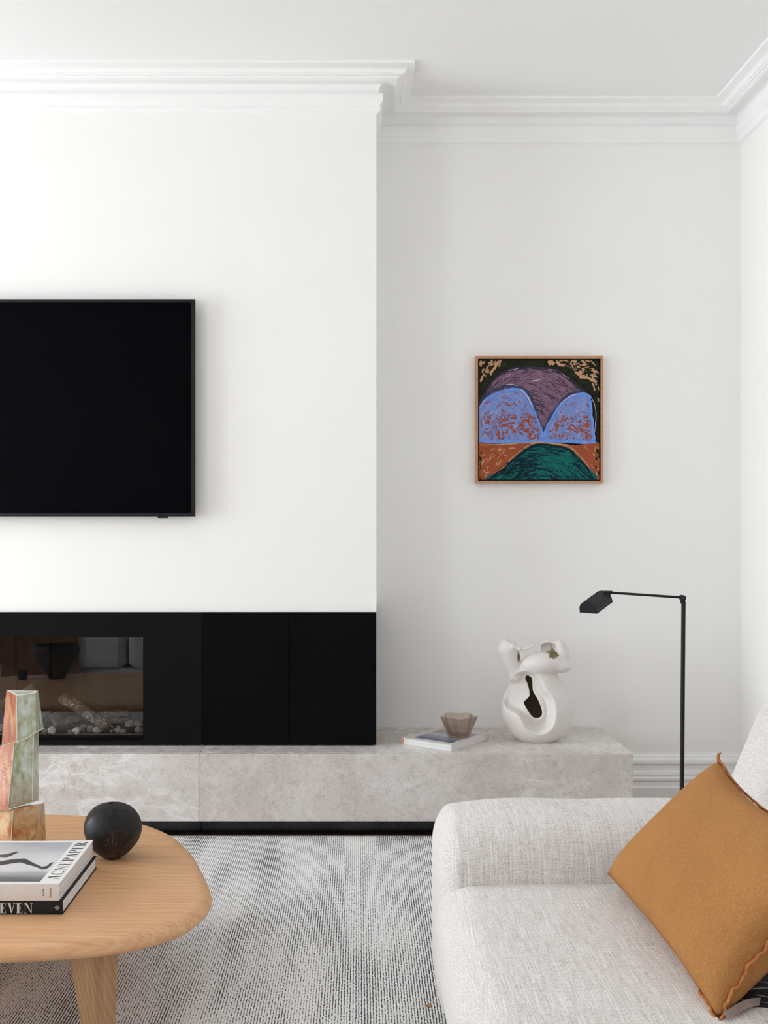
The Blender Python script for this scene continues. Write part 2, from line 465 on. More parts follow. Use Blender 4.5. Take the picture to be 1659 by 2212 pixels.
def photo():
    m = Mat('grey_photograph_print', rough=0.35, spec=0.4)
    X, Y, Z = m.xyz()
    n = m.noise(7, 3, 0.5, vec=m.map(scale=(0.5, 1.4, 1)))
    v = m.math('ADD', m.math('MULTIPLY', Y, 2.6), m.math('ADD', m.math('MULTIPLY', n, 0.6), 0.22))
    m.color(m.ramp(v, [(0.22, (0.10, 0.105, 0.12)), (0.34, (0.34, 0.35, 0.37)), (0.46, (0.66, 0.66, 0.67)), (0.70, (0.60, 0.60, 0.62)), (0.95, (0.40, 0.405, 0.43))]))
    return m.m
M_PHOTO = photo()

def glass_thin(name, f0, tint, rough=0.0):
    """clear sheet: straight-through transmission plus a Schlick reflection that is the same from both faces"""
    m = bpy.data.materials.new(name); m.use_nodes = True
    nt = m.node_tree; nt.nodes.clear()
    o = nt.nodes.new('ShaderNodeOutputMaterial'); mx = nt.nodes.new('ShaderNodeMixShader')
    t = nt.nodes.new('ShaderNodeBsdfTransparent'); g = nt.nodes.new('ShaderNodeBsdfGlossy'); f = nt.nodes.new('ShaderNodeLayerWeight')
    f.inputs['Blend'].default_value = 0.5
    p = nt.nodes.new('ShaderNodeMath'); p.operation = 'POWER'; p.inputs[1].default_value = 5.0
    q = nt.nodes.new('ShaderNodeMath'); q.operation = 'MULTIPLY_ADD'; q.inputs[1].default_value = 1 - f0; q.inputs[2].default_value = f0
    t.inputs['Color'].default_value = (*tint, 1); g.inputs['Roughness'].default_value = rough
    nt.links.new(f.outputs['Facing'], p.inputs[0]); nt.links.new(p.outputs[0], q.inputs[0]); nt.links.new(q.outputs[0], mx.inputs[0])
    nt.links.new(t.outputs[0], mx.inputs[1]); nt.links.new(g.outputs[0], mx.inputs[2]); nt.links.new(mx.outputs[0], o.inputs[0])
    return m
M_PANE = glass_thin('fire_glass', 0.05, (0.86, 0.86, 0.86))
M_WPANE = glass_thin('window_glass', 0.03, (0.97, 0.98, 0.98))
def smoke():
    m = glass_thin('smoke_brown_glass', 0.06, (0.87, 0.82, 0.785), 0.01)
    nt = m.node_tree; t = [n for n in nt.nodes if n.type == 'BSDF_TRANSPARENT'][0]
    lw = nt.nodes.new('ShaderNodeLayerWeight'); lw.inputs['Blend'].default_value = 0.35
    r = nt.nodes.new('ShaderNodeValToRGB'); r.color_ramp.elements[0].color = (0.83, 0.77, 0.73, 1); r.color_ramp.elements[1].color = (0.40, 0.32, 0.27, 1)
    r.color_ramp.elements[0].position = 0.40
    nt.links.new(lw.outputs['Facing'], r.inputs[0]); nt.links.new(r.outputs[0], t.inputs[0])
    return m
M_SMOKE = smoke()
# ================================================================== the room
def struct(name, bm, mat, smooth=30, **kw):
    o = obj(name, bm, mat, None, None, smooth); o['kind'] = 'structure'; return o
def sbox(name, dims, mat):
    bm = bmesh.new(); box(bm, *dims); return struct(name, bm, mat)
T = 0.16
sbox('floor', (XL - T, XR + T, YR - T, YA + T, -0.1, 0.0), M_FLOOR)
sbox('ceiling', (XL - T, XR + T, YR - T, YA + T, HC, HC + 0.1), M_CEIL)
sbox('wall_right', (XR, XR + T, YR, YA, 0, HC), M_WALL)
sbox('wall_back', (XL, XR, YA, YA + T, 0, HC), M_WALL)
ZC = 0.818                                     # top of the black cabinets
sbox('wall_chimney_breast', (BX0, BX1, YF, YA, ZC, HC), M_WALL)

def wall_with_openings(name, axis, a0, a1, pos, wins):
    bm = bmesh.new()
    def b(p, q, z0, z1):
        if axis == 'Y': box(bm, *pos, p, q, z0, z1)
        else: box(bm, p, q, *pos, z0, z1)
    cur = a0
    for (p, q, z0, z1) in wins:
        b(cur, p, 0, HC); b(p, q, 0, z0); b(p, q, z1, HC); cur = q
    b(cur, a1, 0, HC)
    return struct(name, bm, M_WALL)
wall_with_openings('wall_left', 'Y', YR, YA, (XL - T, XL), WIN_L)
wall_with_openings('wall_rear', 'X', XL - T, XR + T, (YR - T, YR), WIN_R)

wi = 0
def window(axis, p, q, z0, z1, c):
    global wi; wi += 1
    bm = bmesh.new(); w = 0.05; mid = (p + q) / 2
    def b(a0, a1, h0, h1, d=0.03):
        if axis == 'Y': box(bm, c - d, c + d, a0, a1, h0, h1, 0.004, 1)
        else: box(bm, a0, a1, c - d, c + d, h0, h1, 0.004, 1)
    b(p, p + w, z0, z1); b(q - w, q, z0, z1); b(p + w, q - w, z0, z0 + w); b(p + w, q - w, z1 - w, z1); b(mid - w / 2, mid + w / 2, z0 + w, z1 - w)
    o = struct('window_%d' % wi, bm, M_TRIM)
    for (a, e) in ((p + w, mid - w / 2), (mid + w / 2, q - w)):
        bm = bmesh.new()
        if axis == 'Y': box(bm, c - 0.003, c + 0.003, a, e, z0 + w, z1 - w)
        else: box(bm, a, e, c - 0.003, c + 0.003, z0 + w, z1 - w)
        obj('pane', bm, M_WPANE, o)
for (a, b_, z0, z1) in WIN_L: window('Y', a, b_, z0, z1, XL - 0.05)
for (a, b_, z0, z1) in WIN_R: window('X', a, b_, z0, z1, YR - 0.05)

def sweep(name, path, prof, mat, closed=False):
    """moulding swept along a wall path, mitred; the room lies to the right of the path direction"""
    n = len(path); rows = []
    for i, p in enumerate(path):
        p = Vector(p)
        d0 = (p - Vector(path[i - 1])).normalized() if (i > 0 or closed) else None
        d1 = (Vector(path[(i + 1) % n]) - p).normalized() if (i < n - 1 or closed) else None
        nr = [Vector((d.y, -d.x)) for d in (d0, d1) if d is not None]
        if len(nr) == 2:
            m = nr[0] + nr[1]; m = m / (1 + nr[0].dot(nr[1]))
        else: m = nr[0]
        rows.append([(p.x + m.x * a, p.y + m.y * a, z) for (a, z) in prof])
    bm = bmesh.new()
    R = [[bm.verts.new(v) for v in r] for r in rows]
    k = len(prof)
    for i in range(n if closed else n - 1):
        for j in range(k - 1):
            bm.faces.new((R[i][j], R[i][j + 1], R[(i + 1) % n][j + 1], R[(i + 1) % n][j]))
    return struct(name, bm, mat, smooth=28)

cor = [(0.1405, 2.8600), (0.1405, 2.8500), (0.134, 2.8478), (0.126, 2.8460), (0.116, 2.8435), (0.1095, 2.8395), (0.105, 2.8340), (0.103, 2.8285),
       (0.097, 2.8285), (0.095, 2.8245), (0.0852, 2.8220), (0.0835, 2.8182), (0.0775, 2.8182), (0.0765, 2.8160), (0.0706, 2.8160),
       (0.060, 2.8205), (0.047, 2.8240), (0.0353, 2.8235), (0.0245, 2.8210), (0.0170, 2.8150), (0.0120, 2.8080), (0.0103, 2.8000), (0.0110, 2.7920),
       (0.0150, 2.7855), (0.0195, 2.7825), (0.0245, 2.7800), (0.0250, 2.7740), (0.0250, 2.7600), (0.0235, 2.7540), (0.0190, 2.7490), (0.0145, 2.7440), (0.0130, 2.7390),
       (0.0150, 2.7330), (0.0155, 2.7260), (0.0120, 2.7175), (0.0050, 2.7130), (0.0, 2.7110)]
path = [(XL, YR), (XL, YA), (BX0, YA), (BX0, YF), (BX1, YF), (BX1, YA), (XR, YA), (XR, YR)]
sweep('trim_1', path, cor, M_TRIM, closed=True)
base = [(0, .202), (.006, .202), (.008, .198), (.012, .194), (.012, .188), (.018, .185), (.021, .178), (.021, .165), (.013, .161), (.013, .140), (.015, .133), (.021, .1315),
        (.021, .127), (.024, .1255), (.024, .120), (.020, .1185), (.023, .112), (.030, .107), (.030, .098), (.021, .095), (.021, .091), (.027, .086), (.027, .073), (.035, .070), (.035, .0)]
sweep('baseboard_back', [(1.02, YA), (XR, YA), (XR, YR)], base, M_TRIM)
sweep('baseboard_left', [(XL, YR), (XL, YA), (BX0, YA)], base, M_TRIM)

# ================================================================== stone bench
BT, BF = 0.312, 4.043
bench = thing('stone_hearth_bench', (0.2, 4.3, 0.0), 'long grey beige marble hearth bench running under the black cabinets', 'bench')
JX, BL, BR = -0.585, -2.9, 1.003
for (a, b_) in ((BL, JX - 0.0006), (JX + 0.0006, BR)):
    bxo('top_slab', (a, b_, BF + 0.0205, YA - 0.002, BT - 0.02, BT), M_MARBLE, bench, 0.0012, 1)
    bxo('front_slab', (a, b_, BF, BF + 0.02, 0.066, BT), M_MARBLE, bench, 0.0012, 1)
bxo('end_slab', (BR - 0.0201, BR - 0.0001, BF + 0.0205, YA - 0.002, 0.066, BT - 0.0205), M_MARBLE, bench, 0.0008, 1)
for (a, b_) in ((BL + 0.05, JX - 0.0006), (JX + 0.0006, BR - 0.05)):
    bxo('plinth', (a, b_, 4.10, YA - 0.01, 0.0, 0.066), M_GLOSSB, bench, 0.001, 1)

# ================================================================== black fireplace wall
FX0, FX1 = -2.097, -0.5945           # fireplace surround
OX0, OX1, OZ0, OZ1 = -1.873, -0.818, 0.330, 0.725
FY = 4.188
ZB = BT + 0.004
fire = thing('gas_fireplace', (-1.345, 4.3, BT), 'black built-in gas fireplace with wide glass front set in the chimney breast', 'fireplace')
def ring_panel(bm, x0, x1, z0, z1, a0, a1, c0, c1, y0, y1):
    o = [(x0, z0), (x1, z0), (x1, z1), (x0, z1)]; i = [(a0, c0), (a1, c0), (a1, c1), (a0, c1)]
    V = {}
    for yk, y in ((0, y0), (1, y1)):
        for tk, pts in (('o', o), ('i', i)):
            V[yk, tk] = [bm.verts.new((x, y, z)) for x, z in pts]
    for yk in (0, 1):
        for k in range(4):
            bm.faces.new((V[yk, 'o'][k], V[yk, 'o'][(k + 1) % 4], V[yk, 'i'][(k + 1) % 4], V[yk, 'i'][k]))
    for tk in 'oi':
        for k in range(4):
            bm.faces.new((V[0, tk][k], V[0, tk][(k + 1) % 4], V[1, tk][(k + 1) % 4], V[1, tk][k]))
bm = bmesh.new(); ring_panel(bm, FX0, FX1 - 0.0012, ZB, ZC, OX0, OX1, OZ0, OZ1, FY, FY + 0.02)
obj('surround_panel', bm, M_BLACKM, fire)
bm = bmesh.new(); ring_panel(bm, OX0 - 0.012, OX1 + 0.012, OZ0 - 0.009, OZ1 + 0.012, OX0 + 0.004, OX1 - 0.004, OZ0 + 0.010, OZ1 - 0.004, FY + 0.0205, FY + 0.040)
obj('inner_frame', bm, M_BLACK, fire)
bxo('glass_pane', (OX0 + 0.001, OX1 - 0.001, FY + 0.041, FY + 0.0455, OZ0, OZ1), M_PANE, fire, 0)
M_FBOX = plain('firebox_lining', (0.011, 0.0105, 0.010), 0.8, 0.2, var=0.3, scale=12, bump=0.2)
FB0, FB1 = FY + 0.048, YA - 0.03
bxo('firebox_floor', (OX0 - 0.01, OX1 + 0.01, FB0, FB1, ZB, OZ0 + 0.004), M_FBOX, fire, 0)
bxo('firebox_ceiling', (OX0 - 0.01, OX1 + 0.01, FB0, FB1, OZ1 + 0.005, OZ1 + 0.02), M_FBOX, fire, 0)
bxo('firebox_side', (OX0 - 0.03, OX0 - 0.011, FB0, FB1, ZB, OZ1 + 0.02), M_FBOX, fire, 0)
bxo('firebox_side', (OX1 + 0.011, OX1 + 0.03, FB0, FB1, ZB, OZ1 + 0.02), M_FBOX, fire, 0)
bxo('back_sheet', (OX0 - 0.01, OX1 + 0.01, FB1 + 0.0005, FB1 + 0.004, OZ0 + 0.004, OZ1 + 0.005), M_INK, fire, 0)
pw = 75 * 4.5 / F
x = (258 - CX) * 4.5 / F + pw
while x > OX0 - 0.01:
    a = max(x - pw + 0.002, OX0 - 0.01); b_ = min(x - 0.002, OX1 + 0.01)
    if b_ > a: bxo('back_panel', (a, b_, FB1 - 0.012, FB1, OZ0 + 0.004, OZ1 + 0.005), M_FBOX, fire, 0.003, 1)
    x -= pw
bxo('burner_tray', (OX0 + 0.03, OX1 - 0.02, FB0 + 0.07, FB1 - 0.03, OZ0 + 0.004, OZ0 + 0.03), M_FBOX, fire, 0.006, 2)

for side, (x0, lab) in (('r', (-0.5933, 'black handleless cupboard beside the fireplace, under the bare part of the chimney breast')),
                        ('l', (-2.757, 'black handleless cupboard at the far left end of the fireplace'))):
    cab = thing('low_cupboard', (x0 + 0.33, 4.3, BT), lab, 'cupboard')
    bxo('carcass', (x0 + 0.001, x0 + 0.660, FY + 0.021, YA - 0.01, ZB, ZC - 0.001), M_BLACK, cab, 0.001, 1)
    for k in range(2):
        bxo('door', (x0 + 0.0015 + k * 0.3302, x0 + 0.3285 + k * 0.3302, FY - 0.001, FY + 0.019, ZB, ZC - 0.004), M_BLACK, cab, 0.0012, 1)

# embers, stones and logs behind the glass
rng = random.Random(4)
M_STONE = Mat('firebed_stone', rough=0.9, spec=0.1)
M_STONE.color(M_STONE.mix(1.0, M_STONE.ramp(M_STONE.rnd(), [(0.0, (0.16, 0.14, 0.13)), (0.35, (0.30, 0.25, 0.22)), (0.6, (0.26, 0.26, 0.26)), (0.8, (0.50, 0.47, 0.44)), (1.0, (0.70, 0.67, 0.62))]),
              M_STONE.ramp(M_STONE.noise(70, 4), [(0.3, 0.6), (0.7, 1.3)]), 'MULTIPLY'))
M_STONE.bump(M_STONE.noise(120, 4), 0.4, 0.003); M_STONE = M_STONE.m
def logmat():
    m = Mat('charred_log_bark', rough=0.85, spec=0.15)
    n = m.noise(60, 5, 0.65)
    c = m.ramp(n, [(0.3, (0.035, 0.024, 0.018)), (0.5, (0.12, 0.085, 0.062)), (0.7, (0.30, 0.225, 0.165))])
    ash = m.math('MULTIPLY', m.ramp(m.voro(150), [(0.25, 1.0), (0.42, 0.0)]), m.ramp(m.noise(14, 2, vec=m.map(loc=(1, 0, 3))), [(0.54, 0.0), (0.62, 1.0)]))
    m.color(m.mix(ash, c, (0.75, 0.72, 0.66))); m.bump(n, 0.6, 0.006)
    return m.m
M_LOG = logmat()
M_LOGEND = plain('sawn_log_end', (0.36, 0.26, 0.19), 0.85, 0.1, var=0.3, scale=60)

ZF = OZ0 + 0.005
stones = []
pos = [(98, 0.022), (112, 0.03), (122, 0.02), (152, 0.02), (166, 0.03), (180, 0.028), (196, 0.032), (211, 0.026), (243, 0.024), (266, 0.022), (281, 0.04), (296, 0.045),
       (236, 0.02), (255, 0.026), (301, 0.03), (20, 0.03), (45, 0.03), (70, 0.03), (5, 0.035)]
for i, (px, s) in enumerate(pos):
    Y = 4.285 + 0.035 * rng.random() + (0.03 if s > 0.035 else 0)
    c = Vector(((px - CX) * Y / F, Y, ZF))
    bm = bmesh.new(); bmesh.ops.create_icosphere(bm, subdivisions=2, radius=1.0)
    sx, sy, sz = s * 0.62 * (0.85 + 0.4 * rng.random()), s * 0.5, s * 0.55 * (0.8 + 0.4 * rng.random())
    for v in bm.verts:
        k = 1 + 0.35 * mnoise.noise(v.co * 1.6 + Vector((i * 7.1, 0, 0)))
        v.co = Vector((c.x + v.co.x * sx * k, c.y + v.co.y * sy * k, c.z + sz * 0.92 + max(v.co.z * k, -0.9) * sz))
    o = obj('fire_pebble', bm, M_STONE, None, (c.x, c.y, ZF), smooth=50)
    tag(o, 'small irregular grey brown pebble on the firebed behind the fireplace glass', 'pebble', 'loose pebbles along the front of the firebed')

def log(p0, p1, r0, r1, label, squash=0.8, bend=0.0, seed=0, n=12, m=14):
    p0, p1 = Vector(p0), Vector(p1)
    d = (p1 - p0); L = d.length; d.normalize()
    side = d.cross(Vector((0, 0, 1))).normalized(); up = side.cross(d)
    bm = bmesh.new(); rings = []
    for i in range(m + 1):
        t = i / m; c = p0 + d * L * t + up * bend * math.sin(math.pi * t)
        r = r0 + (r1 - r0) * t
        ring = []
        for k in range(n):
            a = 2 * math.pi * k / n
            q = 1 + 0.22 * mnoise.noise(Vector((math.cos(a) * 1.5 + seed * 5, math.sin(a) * 1.5, t * 5))) + 0.08 * math.cos(4 * a)
            ring.append(bm.verts.new(c + side * math.cos(a) * r * q + up * math.sin(a) * r * q * squash))
        rings.append(ring)
    for i in range(m):
        for k in range(n): bm.faces.new((rings[i][k], rings[i][(k + 1) % n], rings[i + 1][(k + 1) % n], rings[i + 1][k]))
    e0 = bm.faces.new(rings[0][::-1]); e1 = bm.faces.new(rings[-1]); e0.material_index = e1.material_index = 1
    lo = min(v.co.z for v in bm.verts)
    if lo < ZF + 0.001:
        for v in bm.verts: v.co.z += ZF + 0.001 - lo
    base = Vector(((p0.x + p1.x) / 2, (p0.y + p1.y) / 2, ZF))
    o = obj('ceramic_log', bm, [M_LOG, M_LOGEND], None, base, smooth=60)
    tag(o, label, 'log', 'logs in the fireplace')
log(P(137, 1513, 4.40), P(233, 1578, 4.31), 0.032, 0.026, 'ash-flecked log lying diagonally in the middle of the fireplace', 0.7, 0.004, 1)
log(P(205, 1556, 4.42), P(278, 1543, 4.44), 0.036, 0.022, 'brown humped log at the right end of the fireplace behind the others', 0.8, 0.006, 2)
log(P(130, 1576, 4.36), P(190, 1560, 4.40), 0.028, 0.024, 'dark log lying low beneath the diagonal one in the fireplace', 0.75, 0.0, 3)
log(P(230, 1566, 4.40), P(300, 1566, 4.41), 0.020, 0.018, 'thin reddish log along the right end of the firebed', 0.9, 0.0, 4)
log(P(118, 1550, 4.35), P(133, 1586, 4.33), 0.025, 0.021, 'short pinkish upright log stump with a forked top', 0.6, -0.004, 5)
log(P(-20, 1545, 4.40), P(75, 1487, 4.46), 0.034, 0.028, 'log rising behind the tall ceramic vase in the fireplace', 0.8, 0.0, 6)
log(P(-60, 1570, 4.42), P(110, 1560, 4.44), 0.030, 0.028, 'long dark log at the back left of the firebed', 0.8, 0.0, 7)

# ================================================================== television
tv = thing('television', (-1.345, 4.17, CZ - 10 * 4.15 / F), 'large black flat television hung on the white chimney breast', 'television')
TY = 4.150
x1 = (421.3 - CX) * TY / F; x0 = x1 - 1.43; z1 = P(0, 646.5, TY).z; z0 = P(0, 1115.5, TY).z
bw = 8.2 * TY / F
bm = bmesh.new(); ring_panel(bm, x0, x1, z0, z1, x0 + bw, x1 - bw, z0 + bw * 0.9, z1 - bw * 0.85, TY, TY + 0.012)
obj('bezel', bm, M_TVF, tv)
bxo('screen', (x0 + bw * .9, x1 - bw * .9, TY + 0.004, TY + 0.010, z0 + bw * .8, z1 - bw * .75), M_TVS, tv, 0)
bxo('rear_housing', (x0 + 0.01, x1 - 0.012, TY + 0.012, TY + 0.030, z0 + 0.012, z1 - 0.012), M_TVF, tv, 0.003, 1)
bxo('wall_mount', (-1.6, -1.1, TY + 0.030, YF, 1.40, 1.80), M_TVF, tv, 0.001, 1)
sx0, sx1 = (340 - CX) * TY / F, (362 - CX) * TY / F
bxo('sensor_tab', (sx0, sx1, TY + 0.004, TY + 0.02, z0 - 0.006, z0), M_TVF, tv, 0.001, 1)

# ================================================================== rug
RX0, RX1, RY0, RY1, RZ = -2.95, 0.95, 0.2, 4.062, 0.012
rug = thing('rug', (0, 3.0, 0), 'large pale grey rug with broken charcoal pinstripes under table and sofa', 'rug')
bxo('rug_backing', (RX0, RX1, RY0, RY1, 0.0, 0.006), M_RUG, rug, 0.002, 1)
def pile(x0, x1, y0, y1, per, dy):
    pitch = 0.0070
    nx = int(round((x1 - x0) / pitch * per)); ny = int(round((y1 - y0) / dy))
    xs = np.linspace(x0, x1, nx + 1); ys = np.linspace(y0, y1, ny + 1)
    Xg, Yg = np.meshgrid(xs, ys)
    r = np.random.RandomState(3)
    w = 0.09 * np.sin(Xg * 31 + Yg * 9.0) + 0.07 * np.sin(Yg * 27 + Xg * 13)
    ph = (Xg / pitch + 0 * w)
    Zg = 0.0075 + 0.0022 * np.abs(np.sin(np.pi * ph)) ** 0.6 + 0.0009 * r.rand(*Xg.shape)
    Zg[0, :] = Zg[-1, :] = 0.005; Zg[:, 0] = Zg[:, -1] = 0.005
    Xg = Xg + 0.0007 * (r.rand(*Xg.shape) - .5)
    v = np.stack([Xg, Yg, Zg], -1).reshape(-1, 3)
    i = np.arange(ny)[:, None] * (nx + 1) + np.arange(nx)[None, :]
    f = np.stack([i, i + 1, i + nx + 2, i + nx + 1], -1).reshape(-1, 4)
    me = bpy.data.meshes.new('loop_pile')
    me.vertices.add(len(v)); me.vertices.foreach_set('co', v.ravel().astype(np.float32))
    me.loops.add(f.size); me.loops.foreach_set('vertex_index', f.ravel().astype(np.int32))
    me.polygons.add(len(f)); me.polygons.foreach_set('loop_start', (np.arange(len(f)) * 4).astype(np.int32))
    me.update(calc_edges=True)
    o = link('loop_pile', me, M_RUG, rug, smooth=180); o['kind'] = 'stuff'
pile(-1.45, 0.30, 2.2, RY1, 4, 0.008)
pile(RX0, -1.45, RY0, RY1, 2, 0.06)
pile(-1.45, RX1, RY0, 2.2, 2, 0.06)
pile(0.30, RX1, 2.2, RY1, 2, 0.06)
lp = onz(926, 2173, 0.013)
lv = [lp + Vector(v) for v in ((-.010, -.001, 0), (-.004, .004, .002), (.004, .005, .003), (.009, .002, .001), (.004, -.004, .001), (-.004, -.005, 0.001))]
bm = bmesh.new(); a = [bm.verts.new(v) for v in lv]; b_ = [bm.verts.new(v + Vector((0, 0, -.0008))) for v in lv]
bm.faces.new(a); bm.faces.new(b_[::-1])
for k in range(6): bm.faces.new((a[k], b_[k], b_[(k + 1) % 6], a[(k + 1) % 6]))
tag(obj('dry_leaf', bm, plain('dry_leaf_brown', (0.42, 0.19, 0.08), 0.8, var=0.2, scale=200), None, lp), 'tiny dry brown leaf scrap on the rug beside the sofa', 'leaf')
# ================================================================== coffee table
TT = 0.30
outl = [(-.739, 2.275), (-.601, 2.294), (-.51, 2.318), (-.44, 2.36), (-.389, 2.412), (-.3586, 2.48), (-.3440, 2.555), (-.3500, 2.63), (-.389, 2.775), (-.453, 2.962), (-.528, 3.105), (-.626, 3.207),
        (-.78, 3.283), (-.95, 3.308), (-1.3, 3.318), (-1.6, 3.30), (-1.85, 3.2), (-2.02, 3.0), (-2.1, 2.75), (-2.05, 2.5), (-1.85, 2.36), (-1.5, 2.29), (-1.1, 2.262)]
O = np.array(spline(outl, 8))
tan = np.roll(O, -1, 0) - np.roll(O, 1, 0); tan /= np.linalg.norm(tan, axis=1)[:, None]
inw = np.stack([-tan[:, 1], tan[:, 0]], 1)      # outline runs counter-clockwise
table = thing('coffee_table', (-1.2, 2.8, 0), 'low light oak coffee table with rounded pebble shaped top', 'table')
bm = bmesh.new(); rings = []
for (ins, z) in ((0.05, .262), (0.022, .2625), (0.010, .266), (0.003, .272), (0.0, .279), (0.002, .286), (0.008, .2925), (0.017, .2975), (0.028, .2996), (0.04, TT)):
    rings.append([bm.verts.new((p[0] + n_[0] * ins, p[1] + n_[1] * ins, z)) for p, n_ in zip(O, inw)])
for a, b_ in zip(rings[:-1], rings[1:]):
    for k in range(len(a)): bm.faces.new((a[k], a[(k + 1) % len(a)], b_[(k + 1) % len(a)], b_[k]))
bm.faces.new(rings[-1]); bm.faces.new(rings[0][::-1])
obj('table_top', bm, M_OAK, table, smooth=40)
def table_leg(top, foot):
    # rounded quarter-wedge legs that taper to the floor
    bm = bmesh.new(); R = []
    for i in range(9):
        t = i / 8; ring = []
        for (a, b_) in zip(top, foot):
            p = Vector(a).lerp(Vector(b_), t)
            ring.append(bm.verts.new(p))
        R.append(ring)
    n = len(top)
    for i in range(8):
        for k in range(n): bm.faces.new((R[i][k], R[i][(k + 1) % n], R[i + 1][(k + 1) % n], R[i + 1][k]))
    bm.faces.new(R[0]); bm.faces.new(R[-1][::-1])
    es = [e for e in bm.edges if abs((e.verts[0].co - e.verts[1].co).z) > 0.01]
    bmesh.ops.bevel(bm, geom=es, offset=0.014, segments=4, affect='EDGES', profile=0.5)
    obj('leg', bm, M_OAKL, table, smooth=40)
def quad(cx, cy, w, d, z, sx=1):
    return [(cx - w / 2 * sx, cy - d / 2, z), (cx + w / 2 * sx, cy - d / 2 + 0.02, z), (cx + w / 2 * sx, cy + d / 2, z), (cx - w / 2 * sx, cy + d / 2, z)]
def legs(cx, cy, fx, fy, sx):
    table_leg([(cx - .060 * sx, cy - .045, .2615), (cx + .002 * sx, cy - .052, .2615), (cx + .046 * sx, cy + .000, .2615), (cx + .030 * sx, cy + .06, .2615), (cx - .05 * sx, cy + .05, .2615)],
              [(fx - .032 * sx, fy - .026, .013), (fx + .000 * sx, fy - .032, .013), (fx + .028 * sx, fy + .000, .013), (fx + .016 * sx, fy + .032, .013), (fx - .028 * sx, fy + .028, .013)])
legs(-0.585, 2.475, -0.572, 2.47, 1)
legs(-0.80, 3.10, -0.76, 3.12, 1)
legs(-1.85, 3.0, -1.88, 3.02, -1)
legs(-1.80, 2.55, -1.83, 2.54, -1)

# ------------------------------------------------------------------ lettering
def arc_ring(cx, cy, rx, ry, tx, ty, a0, a1, n=18):
    po, pi_ = [], []
    for i in range(n + 1):
        a = math.radians(a0 + (a1 - a0) * i / n)
        po.append((cx + rx * math.cos(a), cy + ry * math.sin(a))); pi_.append((cx + (rx - tx) * math.cos(a), cy + (ry - ty) * math.sin(a)))
    return [[po[i], po[i + 1], pi_[i + 1], pi_[i]] for i in range(n)]
def R_(x0, y0, x1, y1): return [(x0, y0), (x1, y0), (x1, y1), (x0, y1)]
def glyph(ch, K=0.16, k=0.035):
    """high-contrast serif capitals in a unit-high box: (width, polygons)"""
    if ch == 'A':
        return 0.78, [[(0.05, 0), (0.05 + k * 1.3, 0), (0.40, 1), (0.36, 1)], [(0.52, 0), (0.52 + K * 1.1, 0), (0.42, 1), (0.34, 1)], R_(0.15, 0.32, 0.56, 0.32 + k), R_(-.02, 0, 0.16, k), R_(0.44, 0, 0.80, k)]
    if ch == 'C':
        return 0.76, arc_ring(0.40, 0.5, 0.38, 0.52, K, k, 48, 312) + [R_(0.63, 0.70, 0.63 + k, 1.0), R_(0.63, 0.0, 0.63 + k, 0.28)]
    if ch == 'N':
        return 0.84, [R_(0.10, 0, 0.10 + k, 1), R_(0.70, 0, 0.70 + k, 1), [(0.06, 1), (0.06 + K * 1.1, 1), (0.735, 0), (0.70, 0)], R_(0, 0, 0.24, k), R_(0.58, 1 - k, 0.84, 1), R_(0, 1 - k, 0.2, 1)]
    if ch == 'E':
        return 0.68, [R_(0.10, 0, 0.10 + K, 1), R_(0, 0, 0.60, k), R_(0, 1 - k, 0.58, 1), R_(0.2, 0.5, 0.44, 0.5 + k), R_(0.60 - k, 0, 0.60, 0.26), R_(0.58 - k, 0.76, 0.58, 1), R_(0.44 - k, 0.40, 0.44, 0.63)]
    if ch == 'P':
        return 0.68, [R_(0.10, 0, 0.10 + K, 1), R_(0, 0, 0.38, k), R_(0, 1 - k, 0.36, 1), R_(0.2, 0.46, 0.36, 0.46 + k)] + arc_ring(0.34, 0.73, 0.29, 0.27, K, k, -90, 90)
    if ch == 'R':
        return 0.78, glyph('P', K, k)[1] + [[(0.34, 0.48), (0.42, 0.48), (0.76, 0), (0.60, 0)], R_(0.6, 0, 0.80, k)]
    if ch == 'T':
        return 0.72, [R_(0.28, 0, 0.28 + K, 1), R_(0.18, 0, 0.54, k), R_(0.02, 1 - k, 0.70, 1), R_(0.02, 0.74, 0.02 + k, 1), R_(0.70 - k, 0.74, 0.70, 1)]
    if ch == 'V':
        return 0.76, [[(0.08, 1), (0.08 + K * 1.1, 1), (0.44, 0), (0.36, 0)], [(0.64, 1), (0.64 + k * 1.2, 1), (0.42, 0), (0.38, 0)], R_(0, 1 - k, 0.34, 1), R_(0.54, 1 - k, 0.78, 1)]
    if ch == 'S':
        return 0.60, arc_ring(0.29, 0.74, 0.24, 0.26, K * .8, k, 30, 270, 14) + arc_ring(0.29, 0.25, 0.26, 0.26, K * .8, k, -150, 90, 14) + [R_(0.46, 0.72, 0.46 + k, 1), R_(0.04, 0, 0.04 + k, 0.28)]
    return 0.35, []
def lettering(name, text, o, ux, uy, height, total, mat, parent, K=0.16, k=0.035, thick=0.0003, follow=None):
    ws = [glyph(c, K, k)[0] for c in text]; sp = 0.07
    W = sum(ws) + sp * (len(text) - 1); sx = total / W
    ux, uy = Vector(ux), Vector(uy); nn = ux.cross(uy)
    bm = bmesh.new(); x = 0
    for c, w in zip(text, ws):
        for poly in glyph(c, K, k)[1]:
            vs = [Vector(o) + ux * (x + p[0]) * sx + uy * p[1] * height for p in poly]
            a = [bm.verts.new(v + nn * thick) for v in vs]; b_ = [bm.verts.new(v) for v in vs]
            bm.faces.new(a)
            for i in range(len(a)): bm.faces.new((a[i], b_[i], b_[(i + 1) % len(a)], a[(i + 1) % len(a)]))
        x += w + sp
    if follow:
        for v in bm.verts: v.co.z = follow(v.co)
    return obj(name, bm, mat, parent, smooth=None)
